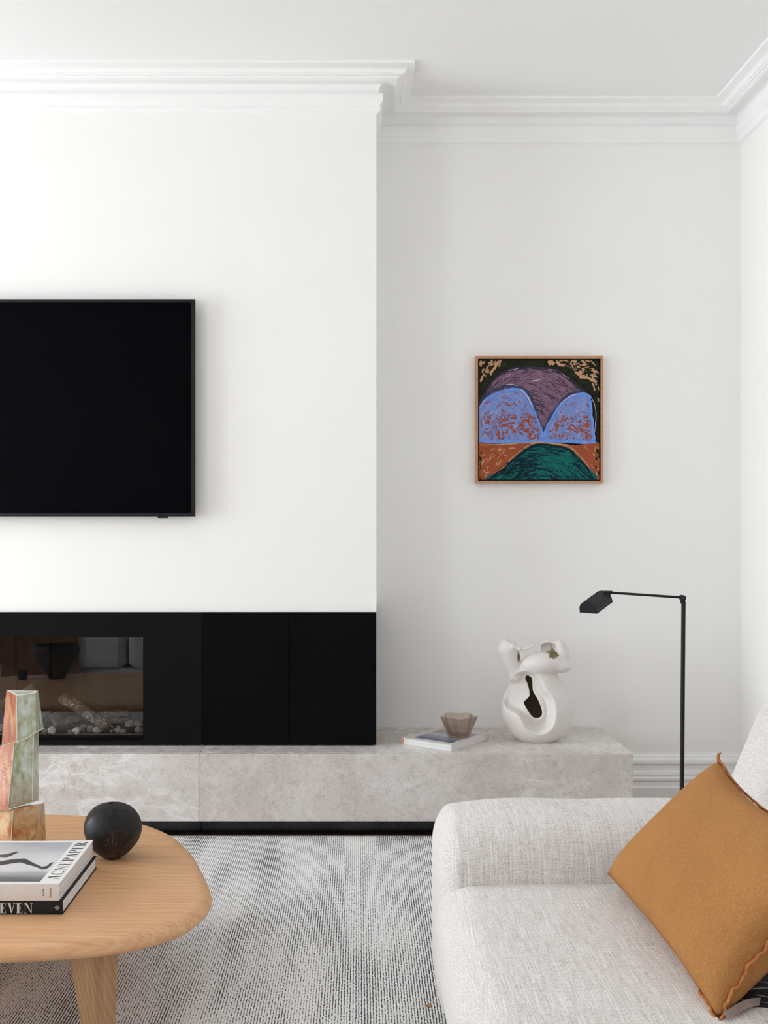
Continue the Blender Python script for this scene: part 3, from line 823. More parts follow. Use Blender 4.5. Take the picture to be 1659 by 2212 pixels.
def sans(name, text, o, ux, uy, size, mat, parent):
    cu = bpy.data.curves.new('t', 'FONT'); cu.body = text; cu.size = size; cu.align_x = 'CENTER'; cu.align_y = 'CENTER'; cu.space_character = 1.15; cu.extrude = 0.00012
    to = bpy.data.objects.new('t', cu); COL.objects.link(to)
    bpy.context.view_layer.update()
    me = bpy.data.meshes.new_from_object(to.evaluated_get(bpy.context.evaluated_depsgraph_get()))
    bpy.data.objects.remove(to); bpy.data.curves.remove(cu)
    ux, uy = Vector(ux), Vector(uy); nn = ux.cross(uy)
    mt = Matrix((ux, uy, nn)).transposed().to_4x4(); mt.translation = Vector(o)
    me.transform(mt); me.name = name
    me.materials.clear()
    return link(name, me, mat, parent)

# ------------------------------------------------------------------ the two books
BY0, BY1 = 2.4655, 2.785
b1 = thing('hardback_book', (-0.85, 2.62, TT), 'black hardback book with cream serif lettering, lying under the white book', 'book')
zt1 = TT + 0.0315
bx0, bx1 = -1.03, -0.661
bxo('front_board', (bx0, bx1, BY0 + 0.004, BY1, zt1 - 0.0028, zt1), M_BOOKB, b1, 0.0008, 1)
bxo('back_board', (bx0, bx1, BY0 + 0.004, BY1, TT, TT + 0.0028), M_BOOKB, b1, 0.0008, 1)
bxo('spine', (bx0, bx1, BY0, BY0 + 0.0035, TT, zt1), M_BOOKB, b1, 0.001, 2)
bxo('pages', (bx0 + 0.004, bx1 - 0.0022, BY0 + 0.0037, BY1 - 0.004, TT + 0.003, zt1 - 0.003), M_PAGES2, b1, 0)
lettering('title_lettering', 'STEVEN', (-0.7275 - 0.109, BY0 - 0.0001, TT + 0.0035), (1, 0, 0), (0, 0, 1), 0.0222, 0.109, M_INKW, b1, K=0.20, k=0.03)
bm = bmesh.new(); lc = Vector((-0.6735, BY0 - 0.0003, TT + 0.0158))
for poly in arc_ring(0, 0, 0.0040, 0.0046, 0.0007, 0.0007, 0, 360, 28) + [R_(-.0058, -.0004, .0058, .0004), R_(-.0007, -.0046, -.0001, .0046), R_(.0004, -.0046, .0010, .0046)]:
    bm.faces.new([bm.verts.new((lc.x + p[0], lc.y, lc.z + p[1])) for p in poly])
obj('publisher_emblem', bm, M_INKW, b1, smooth=None)

b2 = thing('paperback_book', (-0.85, 2.62, zt1), 'thick white softcover book with a grey photograph, on top of the black book', 'book')
zt2 = 0.3692
cx0, cx1 = -0.99, -0.669
def sheet(name, x0, x1, y0, y1, zf, th, mat, parent, nx=12, ny=12):
    bm = bmesh.new(); G = []
    for s in (0, 1):
        G.append([[bm.verts.new((x0 + (x1 - x0) * i / nx, y0 + (y1 - y0) * j / ny, zf(i / nx, j / ny) - s * th)) for i in range(nx + 1)] for j in range(ny + 1)])
    for s in (0, 1):
        for j in range(ny):
            for i in range(nx):
                q = (G[s][j][i], G[s][j][i + 1], G[s][j + 1][i + 1], G[s][j + 1][i]); bm.faces.new(q if s == 0 else q[::-1])
    bd = [(0, i) for i in range(nx)] + [(j, nx) for j in range(ny)] + [(ny, nx - i) for i in range(nx)] + [(ny - j, 0) for j in range(ny)]
    for k in range(len(bd)):
        a, c = bd[k], bd[(k + 1) % len(bd)]
        bm.faces.new((G[0][a[0]][a[1]], G[1][a[0]][a[1]], G[1][c[0]][c[1]], G[0][c[0]][c[1]]))
    return obj(name, bm, mat, parent, smooth=40)
lift = lambda u, v: zt2 + 0.0035 * max(0, u - 0.55) ** 2 / 0.2 * max(0, v - 0.3)
sheet('front_cover', cx0, cx1, BY0 + 0.001, BY1 + 0.001, lift, 0.0006, M_PAPERW, b2)
bxo('back_cover', (cx0, cx1, BY0 + 0.001, BY1, zt1, zt1 + 0.0006), M_PAPERW, b2, 0)
bxo('spine', (cx0, cx1, BY0 - 0.0006, BY0 + 0.0010, zt1, zt2), M_PAPERC, b2, 0.0006, 2)
bm = bmesh.new()       # fanned page block
NP = 9
for k in range(NP):
    za, zb = zt1 + 0.0008 + k * (zt2 - zt1 - 0.002) / NP, zt1 + 0.0008 + (k + 1) * (zt2 - zt1 - 0.002) / NP - 0.0002
    f = 0.0012 + 0.0014 * ((k * 7) % 5) / 5
    vs = []
    for (x, y, zl) in ((cx0 + 0.001, BY0 + 0.0012, 0), (cx1 - 0.0008, BY0 + 0.0012, 0), (cx1 - f, BY1 - 0.002, 0.0016 * (k / NP)), (cx0 + 0.001, BY1 - 0.002, 0)):
        vs.append((x, y, za + zl)); vs.append((x, y, zb + zl))
    v = [bm.verts.new(p) for p in vs]
    for q in ((0, 2, 4, 6), (1, 7, 5, 3), (0, 1, 3, 2), (2, 3, 5, 4), (4, 5, 7, 6), (6, 7, 1, 0)): bm.faces.new([v[i] for i in q])
obj('pages', bm, M_PAGES, b2, smooth=None)
def cov(cxp, cyp, dz=0.0003):       # pixel of the enlarged crop of the cover -> point on the cover
    p = onz(cxp / 5.53, 1780 + cyp / 5.53, zt2)
    u = (p.x - cx0) / (cx1 - cx0); v = (p.y - BY0) / (BY1 - BY0)
    p.z = lift(u, min(max(v, 0), 1)) + dz; return p
def flat_poly(name, pts, mat, parent, th=0.0002):
    bm = bmesh.new(); a = [bm.verts.new(p) for p in pts]; b_ = [bm.verts.new(p - Vector((0, 0, th))) for p in pts]
    bm.faces.new(a); bm.faces.new(b_[::-1])
    for k in range(len(a)): bm.faces.new((a[k], b_[k], b_[(k + 1) % len(a)], a[(k + 1) % len(a)]))
    return obj(name, bm, mat, parent, smooth=None)
sheet('cover_photograph', -0.975, -0.716, 2.479, 2.771, lambda u, v: lift(u * 0.8, v) + 0.0004, 0.0003, M_PHOTO, b2, 8, 8)
leg_pts = [(-150, 425), (-60, 455), (60, 440), (180, 420), (300, 415), (345, 440), (420, 480), (500, 515), (560, 505), (600, 470), (640, 463), (600, 505), (555, 540), (500, 546), (430, 515), (330, 488), (240, 460), (110, 478), (0, 497), (-80, 520), (-150, 500)]
flat_poly('printed_figure', [cov(x, y, 0.0010) for x, y in leg_pts], plain('photo_dark_grey', (0.045, 0.045, 0.05), 0.4, 0.4, var=0.5, scale=120), b2)
flat_poly('printed_figure', [cov(x, y, 0.0010) for x, y in [(-150, 380), (-60, 372), (40, 368), (120, 352), (205, 332), (215, 342), (150, 372), (70, 405), (0, 400), (-150, 420)]], bpy.data.materials['photo_dark_grey'], b2)
for word, y0_, ln in (('ACNE', 2.494, 0.122), ('PAPER', 2.494 + 0.1285, 0.1455)):
    lettering('title_lettering', word, (-0.6785, y0_, zt2 + 0.0012), (0, 1, 0), (-1, 0, 0), 0.0275, ln, M_INK, b2, K=0.12, k=0.024, thick=0.0002, follow=lambda p: lift((p.x - cx0) / (cx1 - cx0), min(1, max(0, (p.y - BY0) / (BY1 - BY0)))) + 0.0008)
sans('spine_lettering', 'Acne', (P(93.5, 1929, BY0).x, BY0 - 0.0009, P(0, 1928, BY0).z), (0, 0, 1), (-1, 0, 0), 0.0068, M_INK, b2)
sans('spine_lettering', 'Studios', (P(109, 1929, BY0).x, BY0 - 0.0009, P(0, 1928, BY0).z), (0, 0, 1), (-1, 0, 0), 0.0064, M_INK, b2)

# ------------------------------------------------------------------ round black bud vase
pc = onz(243, 1853, TT)
prof = [(0.0, 0.0), (.019, 0.0), (.0215, .0010), (.0245, .0040), (.0375, .0125), (.0500, .0245), (.0610, .0380), (.0690, .0530), (.0735, .0700), (.0742, .0800), (.0728, .0920), (.0680, .1060), (.0600, .1185), (.0480, .1300), (.0340, .1372), (.0200, .1408), (.0135, .1420), (.0108, .1425), (.0095, .141), (.0095, .130), (.02, .125), (.045, .11), (.05, .08), (.03, .03), (0, .012)]
bm = bmesh.new(); lathe(bm, prof, (0, 0, 0), 64)
for v in bm.verts:
    v.co.x += 0.10 * (v.co.z - 0.07) * (1 if v.co.z > 0 else 0) * 0 + 0.002 * math.sin(v.co.z * 30); v.co += pc
tag(obj('bud_vase', bm, M_POT, None, pc, smooth=60), 'round matt black speckled bud vase with a tiny mouth', 'vase')

# ------------------------------------------------------------------ tall slab-built vase
VY = 2.90
vb = Vector((P(45, 0, VY).x, VY + 0.04, TT))
tall = thing('slab_vase', vb, 'tall slab-built ceramic vase with celadon and rust orange glaze', 'vase')
def vblock(name, bot, top, mats, roof=False):
    """four-sided slab block; bot/top: pixel corners A(left back) B(front left) C(front right) D(right back)"""
    dep = (0.080, 0.0, 0.012, 0.085)
    def cor(l): return [P(x, y, VY + d) for (x, y), d in zip(l, dep)]
    b4, t4 = cor(bot), cor(top)
    bm = bmesh.new(); N = 14
    R = []
    for i in range(N + 1):
        ring = []
        for k in range(4):
            for s in range(6):
                u = s / 6; a, c = k, (k + 1) % 4
                p = b4[a].lerp(b4[c], u).lerp(t4[a].lerp(t4[c], u), i / N)
                nrm = (b4[c] - b4[a]).cross(Vector((0, 0, 1))).normalized()
                w = mnoise.noise(p * 22) * 0.0022 + mnoise.noise(p * 70) * 0.0007
                ring.append(bm.verts.new(p + nrm * w))
        R.append(ring)
    n = 24
    for i in range(N):
        for k in range(n):
            f = bm.faces.new((R[i][k], R[i][(k + 1) % n], R[i + 1][(k + 1) % n], R[i + 1][k]))
            f.material_index = [0, 1, 1, 0][k // 6]
    bm.faces.new(R[0][::-1]).material_index = 0
    if roof:                                    # thick rim around a shallow mouth
        cen = sum((v.co for v in R[-1]), Vector()) / n
        inn = [bm.verts.new(v.co.lerp(cen, 0.30)) for v in R[-1]]
        low = [bm.verts.new(v.co.lerp(cen, 0.34) - Vector((0, 0, 0.012))) for v in R[-1]]
        for k in range(n):
            f = bm.faces.new((R[-1][k], R[-1][(k + 1) % n], inn[(k + 1) % n], inn[k])); f.material_index = 2
            f = bm.faces.new((inn[k], inn[(k + 1) % n], low[(k + 1) % n], low[k])); f.material_index = 2
        bm.faces.new(low).material_index = 2
    else: bm.faces.new(R[-1]).material_index = 1
    return obj(name, bm, mats, tall, smooth=48)
ybase = 1105 + (CZ - TT) * F / VY
def yb(d): return 1105 + (CZ - TT - 0.0005) * F / (VY + d)
vblock('foot_block', [(-48, yb(.08)), (22, yb(0)), (79, yb(.012)), (100, yb(.085))], [(-40, 1752), (29, 1748), (81, 1737), (96, 1735)], [M_TOA, M_TOA, M_GLZE])
vblock('middle_block', [(-46, 1756), (17, 1750), (71, 1733), (83, 1727)], [(-4, 1613), (31, 1604), (73, 1584), (84, 1575)], [M_ORA, M_CEL, M_GLZE])
vblock('upper_block', [(4, 1612), (37, 1603), (78, 1581), (94, 1572)], [(14, 1491), (35.5, 1503), (77, 1497), (82, 1492)], [M_ORA, M_CEL, M_GLZE], roof=True)
def bead(pts, r):
    bm = bmesh.new(); pp = [P(x, y, Y) for x, y, Y in pts]
    tube(bm, [Vector(q) for q in spline([tuple(p) for p in pp], 5, closed=False)], r, 8); obj('seam_ridge', bm, M_GLZE, tall, smooth=60)
bead([(17, 1749, VY - .002), (45, 1741, VY), (72, 1732, VY + .008), (84, 1728, VY + .06)], 0.0014)
bead([(36, 1604, VY - .003), (60, 1593, VY), (78, 1582, VY + .008), (94, 1573, VY + .07)], 0.0014)
bead([(36, 1503, VY - .001), (36.5, 1560, VY - .001), (37, 1602, VY - .001)], 0.0013)
bead([(30.5, 1610, VY - .001), (24, 1680, VY - .001), (17.5, 1746, VY - .001)], 0.0013)
bead([(28.5, 1752, VY - .001), (26, 1790, VY - .001), (22.5, yb(0) - 3, VY - .001)], 0.0013)
bead([(72.5, 1592, VY + .009), (71, 1660, VY + .009), (70.5, 1728, VY + .009)], 0.0016)

# pot and cup standing further along the table (they show as reflections in the fire glass)
pc = Vector((-1.63, 2.50, TT))
prof = [(0, 0), (.040, 0), (.044, .004), (.06, .03), (.088, .07), (.112, .115), (.121, .145), (.120, .165), (.113, .180), (.108, .1805), (.112, .165), (.108, .12), (.06, .04), (0, .02)]
bm = bmesh.new(); lathe(bm, prof, pc, 48)
tag(obj('wide_bowl', bm, M_POT, None, pc, smooth=50), 'wide dark tapering bowl on the table, mirrored in the fireplace glass', 'bowl')
pc = Vector((-1.80, 2.55, TT))
prof = [(0, 0), (.020, 0), (.022, .002), (.030, .05), (.028, .05), (.020, .006), (0, .005)]
bm = bmesh.new(); lathe(bm, prof, pc, 32)
tag(obj('small_cup', bm, M_POT, None, pc, smooth=50), 'small dark handleless cup on the table, mirrored in the fireplace glass', 'cup')
# ================================================================== book, glass bowl and sculpture on the bench
ang = math.atan2(0.224, 0.167)
fc = Vector((0.342, 4.082, BT)); e1 = Vector((math.cos(ang), math.sin(ang), 0)); e2 = Vector((-math.sin(ang), math.cos(ang), 0))
def oriented_box(bm, o, a, b_, c, A, B, C, bev=0):
    """box from o with spans A along a, B along b_, C along c (tuples lo, hi)"""
    vs = []
    for kc in C:
        for kb in B:
            for ka in A: vs.append(bm.verts.new(o + a * ka + b_ * kb + c * kc))
    fs = [bm.faces.new([vs[i] for i in f]) for f in ((0, 2, 3, 1), (4, 5, 7, 6), (0, 1, 5, 4), (2, 6, 7, 3), (0, 4, 6, 2), (1, 3, 7, 5))]
    if bev: bmesh.ops.bevel(bm, geom=list({e for f in fs for e in f.edges}), offset=bev, segments=2, affect='EDGES')
def obx(name, o, A, B, C, mat, parent, bev=0.0005, ax=(e1, e2)):
    bm = bmesh.new(); oriented_box(bm, Vector(o), ax[0], ax[1], Vector((0, 0, 1)), A, B, C, bev); return obj(name, bm, mat, parent)
bk = thing('art_book', fc + e1 * 0.14 + e2 * 0.11, 'pale paperback with a landscape picture and orange spine, on the marble bench', 'book')
BH = 0.0255; LA, LB = 0.279, 0.220
M_COVP = plain('pale_pinkish_cover', (0.62, 0.575, 0.555), 0.45, 0.4, var=0.02)
M_ORSP = plain('orange_spine', (0.72, 0.30, 0.18), 0.5, 0.4, var=0.05)
obx('back_cover', fc, (0, LA), (0, LB), (0, .0012), M_COVP, bk, 0)
obx('front_cover', fc, (0, LA), (0, LB), (BH - .0012, BH), M_COVP, bk, 0)
obx('pages', fc, (0.002, LA - .002), (0.001, LB - .006), (.0013, BH - .0013), M_PAGES, bk, 0)
obx('spine', fc, (0, LA), (LB - .0055, LB - .0005), (0.0013, BH - .0013), M_ORSP, bk, 0.001)
def picmat():
    m = Mat('landscape_picture_print', rough=0.35, spec=0.4)
    X, Y, Z = m.xyz()
    t = m.math('ADD', m.math('ADD', m.math('MULTIPLY', X, -e1.x), m.math('MULTIPLY', Y, -e1.y)), 0.0)
    n = m.math('MULTIPLY', m.math('SUBTRACT', m.noise(25, 4, 0.6), 0.5), 0.05)
    v = m.math('ADD', m.math('MULTIPLY', m.math('ADD', t, n), 5.0), 0.5)
    m.color(m.ramp(v, [(0.10, (0.36, 0.33, 0.32)), (0.28, (0.30, 0.27, 0.26)), (0.44, (0.40, 0.385, 0.39)), (0.55, (0.52, 0.53, 0.56)), (0.64, (0.28, 0.30, 0.34)), (0.8, (0.20, 0.215, 0.26)), (0.95, (0.06, 0.08, 0.15))]))
    return m.m
obx('cover_picture', fc, (0.030, 0.225), (0.018, 0.185), (BH, BH + .0004), picmat(), bk, 0)

gc = onz(991, 1592, BT + BH + .0005); gc.z = BT + BH + 0.0005
def lobes(a, z):
    k = min(1, max(0, z / 0.08))
    w = math.cos(5 * (a + 0.35)); return 1 + (0.09 + 0.05 * k) * (abs(w) ** 0.75 * (1 if w > 0 else -1))
bm = bmesh.new()
H = 0.081
prof = [(0, 0), (.030, 0), (.0365, .0008), (.0385, .004)] + [(.0385 + (.0655 - .0385) * t, .004 + (H - .004) * t) for t in (.2, .4, .6, .8)] + [(.0650, H - .0007), (.0646, H), (.0640, H), (.0636, H - .0007)] + \
       [(.0358 + (.0636 - .0358) * t, .010 + (H - .010) * t) for t in (.8, .6, .4, .2)] + [(.034, .0088), (.029, .0075), (0, .007)]
lathe(bm, prof, gc, 90, lobes)
tag(obj('glass_bowl', bm, M_SMOKE, None, gc, smooth=60), 'smoky brown wavy glass bowl standing on the pale paperback', 'bowl')

# ------------------------------------------------------------------ surface from a signed distance field
def surface_nets(Fv, lo, h):
    s = Fv < 0
    nx, ny, nz = Fv.shape
    cnt = np.zeros((nx - 1, ny - 1, nz - 1)); acc = np.zeros((nx - 1, ny - 1, nz - 1, 3))
    cor = [(i, j, k) for i in (0, 1) for j in (0, 1) for k in (0, 1)]
    sl = lambda c: (slice(c[0], nx - 1 + c[0]), slice(c[1], ny - 1 + c[1]), slice(c[2], nz - 1 + c[2]))
    for a in cor:
        for ax in range(3):
            if a[ax] == 0:
                b = list(a); b[ax] = 1; b = tuple(b)
                fa, fb = Fv[sl(a)], Fv[sl(b)]
                m = (fa < 0) != (fb < 0)
                t = np.where(m, fa / np.where(m, fa - fb, 1), 0)
                cnt += m
                for d in range(3):
                    acc[..., d] += m * (a[d] + (t if d == ax else 0))
    act = cnt > 0
    idx = -np.ones(act.shape, int); idx[act] = np.arange(act.sum())
    g = np.stack(np.nonzero(act), 1)
    V = (g + acc[act] / cnt[act][:, None]) * h + np.array(lo)
    faces = []
    for ax in range(3):
        o1, o2 = (ax + 1) % 3, (ax + 2) % 3
        a = [slice(None)] * 3; b = [slice(None)] * 3
        a[ax] = slice(0, -1); b[ax] = slice(1, None)
        m = s[tuple(a)] != s[tuple(b)]
        q = np.stack(np.nonzero(m), 1)
        q = q[(q[:, o1] > 0) & (q[:, o2] > 0) & (q[:, o1] < Fv.shape[o1] - 1) & (q[:, o2] < Fv.shape[o2] - 1)]
        flip = s[tuple(a)][tuple(q.T)]
        ids = []
        for (d1, d2) in ((1, 1), (0, 1), (0, 0), (1, 0)):
            c = q.copy(); c[:, o1] -= d1; c[:, o2] -= d2
            ids.append(idx[tuple(c.T)])
        f = np.stack(ids, 1); f[~flip] = f[~flip][:, ::-1]
        faces.append(f)
    return V, np.concatenate(faces)
def sd_poly2(pts, X, Z):
    d = np.full(X.shape, 1e9); ins = np.zeros(X.shape, bool); n = len(pts)
    for i in range(n):
        ax_, az = pts[i]; bx_, bz = pts[(i + 1) % n]
        ex, ez = bx_ - ax_, bz - az; wx, wz = X - ax_, Z - az
        t = np.clip((wx * ex + wz * ez) / (ex * ex + ez * ez + 1e-9), 0, 1)
        d = np.minimum(d, np.hypot(wx - ex * t, wz - ez * t))
        c = ((az <= Z) & (bz > Z)) | ((bz <= Z) & (az > Z))
        xi = ax_ + (Z - az) / (ez if abs(ez) > 1e-9 else 1e-9) * ex
        ins ^= c & (X < xi)
    return np.where(ins, -d, d)
def smin(a, b, k):
    h = np.clip(0.5 + 0.5 * (b - a) / k, 0, 1); return b + (a - b) * h - k * h * (1 - h)
def smax(a, b, k): return -smin(-a, -b, k)
def sculpture():
    # units: photograph pixels at the vase's distance; x right, y away from the camera, z up
    h = 1.55
    x = np.arange(-96, 92, h); y = np.arange(-82, 82, h); z = np.arange(-6, 232, h)
    X, Y, Z = np.meshgrid(x, y, z, indexing='ij')
    def ell(c, r, rot=0.0):
        dx, dy, dz = X - c[0], Y - c[1], Z - c[2]
        if rot:
            ca, sa = math.cos(rot), math.sin(rot); dx, dz = ca * dx + sa * dz, -sa * dx + ca * dz
        k0 = np.sqrt((dx / r[0]) ** 2 + (dy / r[1]) ** 2 + (dz / r[2]) ** 2) + 1e-6
        k1 = np.sqrt((dx / r[0] ** 2) ** 2 + (dy / r[1] ** 2) ** 2 + (dz / r[2] ** 2) ** 2) + 1e-9
        return k0 * (k0 - 1) / k1
    def caps(a, b, ra, rb, sy=1.0):
        A = np.array(a, float); B = np.array(b, float); e = B - A
        wx, wy, wz = X - A[0], Y - A[1], Z - A[2]
        t = np.clip((wx * e[0] + wy * e[1] + wz * e[2]) / e.dot(e), 0, 1)
        return np.sqrt((wx - e[0] * t) ** 2 + ((wy - e[1] * t) * sy) ** 2 + (wz - e[2] * t) ** 2) - (ra + (rb - ra) * t)
    px = lambda u, v: (u - 1160.0, 1606.0 - v)
    body = ell((1, 0, 66), (77, 66, 79))
    body = smin(body, ell((-7, 0, 135), (47, 36, 34)), 22)
    # dished hollow in the front and the opening inside it
    rim = [px(*p) for p in [(1109, 1462), (1097, 1488), (1088, 1508), (1089, 1534), (1113, 1548), (1128, 1572), (1145, 1582), (1163, 1584), (1183, 1570), (1191, 1540), (1186, 1508), (1170, 1488), (1160, 1466), (1140, 1452)]]
    hol = [px(*p) for p in spline([(1138, 1466), (1147, 1472), (1149, 1486), (1149.5, 1499), (1159, 1518), (1166, 1540), (1163, 1551), (1153, 1554), (1143, 1548), (1131, 1528), (1130, 1521), (1141, 1509), (1142, 1498), (1139, 1484), (1134, 1473)], 4)]
    X2, Z2 = np.meshgrid(x, z, indexing='ij')
    r2 = sd_poly2([tuple(p) for p in spline(rim, 5)], X2, Z2)[:, None, :]; h2 = sd_poly2(hol, X2, Z2)[:, None, :]
    st = lambda t: np.clip(t, 0, 1) ** 2 * (3 - 2 * np.clip(t, 0, 1))
    dish = 31 * st((-r2 + 1) / 17.0) * st((12 - Y) / 30.0)
    D = body + dish
    shell = np.maximum(D, -(D + 8.5))
    # left lip: a flaring cup with a curled, pointed tongue
    lip = caps((-46, 0, 138), (-62, -2, 195), 14, 23.5)
    lip = smax(lip, -ell((-43, -22, 226), (37, 40, 25), -0.40), 5)
    out = smin(shell, lip, 9)
    slotf = ell((-41, -30, 180), (4.2, 26, 12))
    out = np.maximum(out, -slotf)
    tg = [(-70, -4, 211), (-54, -18, 204), (-42, -22, 199), (-27, -22, 199), (-16, -20, 203), (-9, -18, 207)]
    tr = [6.5, 5.5, 4.2, 3.4, 2.6, 1.4]
    tongue = caps(tg[0], tg[1], tr[0], tr[1], 0.6)
    for i in range(1, 5): tongue = smin(tongue, caps(tg[i], tg[i + 1], tr[i], tr[i + 1], 0.5), 3)
    out = smin(out, tongue, 4)
    # right lip: folded front roll, upright ear and the dark mouth between them
    roll = ell((6, -14, 166), (42, 32, 24), 0.06)
    roll = smin(roll, ell((48, -10, 160), (24, 26, 14)), 10)
    ear = ell((53, 4, 181), (17, 24, 35), 0.18)
    ear = smin(ear, ell((30, 16, 194), (22, 9, 20), -0.6), 6)
    top = smin(roll, ear, 5)
    top = smax(top, -ell((24, 4, 195), (22, 17, 14)), 3)
    MP = [(18, 178), (26, 178), (44, 183), (33, 200)]
    mouth = np.maximum(sd_poly2(MP, X2, Z2)[:, None, :], np.abs(Y + 8) - 26)
    top = smax(top, -mouth, 2)
    out = smin(out, top, 6)
    out = smax(out, -np.maximum(h2, Y + 4), 3.5)
    out = np.maximum(out, -Z)            # flat foot
    V, Fc = surface_nets(out, (x[0], y[0], z[0]), h)
    ii = [np.clip(np.round((V[:, d] - a[0]) / h).astype(int), 0, len(a) - 1) for d, a in enumerate((x, y, z))]
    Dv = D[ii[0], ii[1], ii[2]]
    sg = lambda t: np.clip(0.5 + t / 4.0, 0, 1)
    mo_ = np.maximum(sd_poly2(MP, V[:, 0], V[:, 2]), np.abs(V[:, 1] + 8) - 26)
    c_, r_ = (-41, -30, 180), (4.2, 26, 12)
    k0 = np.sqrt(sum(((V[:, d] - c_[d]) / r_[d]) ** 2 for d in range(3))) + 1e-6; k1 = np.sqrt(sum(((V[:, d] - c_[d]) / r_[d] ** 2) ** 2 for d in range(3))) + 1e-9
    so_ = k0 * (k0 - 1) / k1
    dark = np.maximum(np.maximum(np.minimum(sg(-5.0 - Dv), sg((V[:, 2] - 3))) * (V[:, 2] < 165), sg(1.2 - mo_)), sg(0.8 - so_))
    return V, Fc, dark
V, Fc, darkv = sculpture()
SC = 4.30 / F
so = Vector(((1160 - CX) * SC, 4.30, BT))
me = bpy.data.meshes.new('sculptural_vase')
Vw = V * SC + np.array(so)
me.from_pydata(Vw.tolist(), [], Fc.tolist())
# raw clay outside, darker olive brown inside the hollow, mouth and slot
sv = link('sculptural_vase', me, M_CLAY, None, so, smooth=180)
sv.data.attributes.new('inner_tone', 'FLOAT', 'POINT').data.foreach_set('value', darkv.astype(np.float32))
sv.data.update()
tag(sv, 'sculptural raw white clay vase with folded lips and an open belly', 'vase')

# ================================================================== reading lamp
LY = 3.40
lp = P(1475.5, 0, LY)
lamp = thing('floor_lamp', (lp.x, LY, 0), 'slim black reading floor lamp with a half-round head behind the sofa', 'lamp')
ztop = P(0, 1300, LY).z
bm = bmesh.new(); lathe(bm, [(0, 0), (.095, 0), (.1, .003), (.1, .014), (.096, .018), (.012, .019), (0, .019)], (lp.x, LY, 0), 40); obj('base', bm, M_LAMP, lamp)
bm = bmesh.new(); tube(bm, [(P(1471, 0, LY).x, LY, 0.018), (P(1476.5, 0, LY).x, LY, ztop)], 0.0066, 16); obj('pole', bm, M_LAMP, lamp)
hin = P(1474, 1291, LY)
bm = bmesh.new(); tube(bm, [hin + Vector((0, -.011, 0)), hin + Vector((0, .011, 0))], 0.0085, 20)
box(bm, hin.x - .006, hin.x + .008, LY - .006, LY + .006, hin.z - .018, hin.z - .002, 0.001, 1); obj('pole_hinge', bm, M_LAMP, lamp)
bm = bmesh.new(); tube(bm, [hin + Vector((0, -.012, 0)), hin + Vector((0, -.0113, 0))], 0.0040, 16); obj('hinge_screw', bm, plain('dark_steel', (0.06, 0.06, 0.065), 0.4, 0.5, 1.0), lamp)
ha = P(1318, 1280, LY - 0.01)
bm = bmesh.new(); tube(bm, [hin + Vector((-.004, 0, .001)), ha], 0.0038, 12); obj('arm', bm, M_LAMP, lamp)
hn = P(1306, 1279.5, LY - 0.012)
bm = bmesh.new(); tube(bm, [ha + Vector((.006, 0, 0)), hn], 0.0055, 12)
tube(bm, [P(1313, 1284, LY - .012) + Vector((0, -.008, 0)), P(1313, 1284, LY - .012) + Vector((0, .008, 0))], 0.0065, 14); obj('head_hinge', bm, M_LAMP, lamp)
# half-round shade
near = P(1271.5, 1324, LY - 0.055); far = P(1304.5, 1299.5, LY + 0.01)
axv = (far - near); sd = Vector((axv.y, -axv.x, 0)).normalized(); upv = sd.cross(axv.normalized()).normalized()
if upv.z < 0: upv = -upv
bm = bmesh.new(); n = 20; W, Hh = 0.0295, 0.0365
def arcp(c, s=1.0):
    pts = [c + sd * W * s * math.cos(math.pi * k / n) + upv * (Hh * s * (0.28 + 0.72 * math.sin(math.pi * k / n))) for k in range(n + 1)]
    return [c + sd * W * s * 1.04] + pts + [c - sd * W * s * 1.04]
ra = [bm.verts.new(p) for p in arcp(near)]; rb = [bm.verts.new(p) for p in arcp(far)]
ia = [bm.verts.new(p) for p in arcp(near + axv * .02, .94)]; ib = [bm.verts.new(p) for p in arcp(far - axv * .02, .94)]
for k in range(len(ra) - 1):
    bm.faces.new((ra[k], ra[k + 1], rb[k + 1], rb[k])); bm.faces.new((ia[k + 1], ia[k], ib[k], ib[k + 1]))
for e, i in ((0, 0), (-1, -1)): bm.faces.new((ra[e], rb[e], ib[i], ia[i]))
sh = obj('shade', bm, M_LAMP, lamp, smooth=45)
for c, s in ((near, -1), (far, 1)):
    d = axv.normalized() * 0.0015 * s
    bm = bmesh.new(); a = [bm.verts.new(p + d) for p in arcp(c, 0.985)]; b_ = [bm.verts.new(p - d * .2) for p in arcp(c, 0.985)]
    bm.faces.new(a); bm.faces.new(b_[::-1])
    for k in range(len(a)): bm.faces.new((a[k], b_[k], b_[(k + 1) % len(a)], a[(k + 1) % len(a)]))
    obj('end_cap', bm, M_LAMP, lamp, smooth=45)
M_VENT = plain('vent_slot_dark', (0.002, 0.002, 0.002), 0.9, 0.0)
for k in range(8):
    t = 0.22 + 0.70 * k / 7
    a = math.radians(112)
    c = near + axv * t + sd * W * math.cos(a) + upv * (Hh * (0.28 + 0.72 * math.sin(a)))
    nn = (sd * math.cos(a) / W + upv * math.sin(a) / Hh).normalized(); tt = axv.normalized(); ss = nn.cross(tt)
    bm = bmesh.new(); oriented_box(bm, c, tt, ss, nn, (-.0022, .0022), (-.0032, .0032), (-.0006, .0005)); obj('vent_slot', bm, M_VENT, sh)

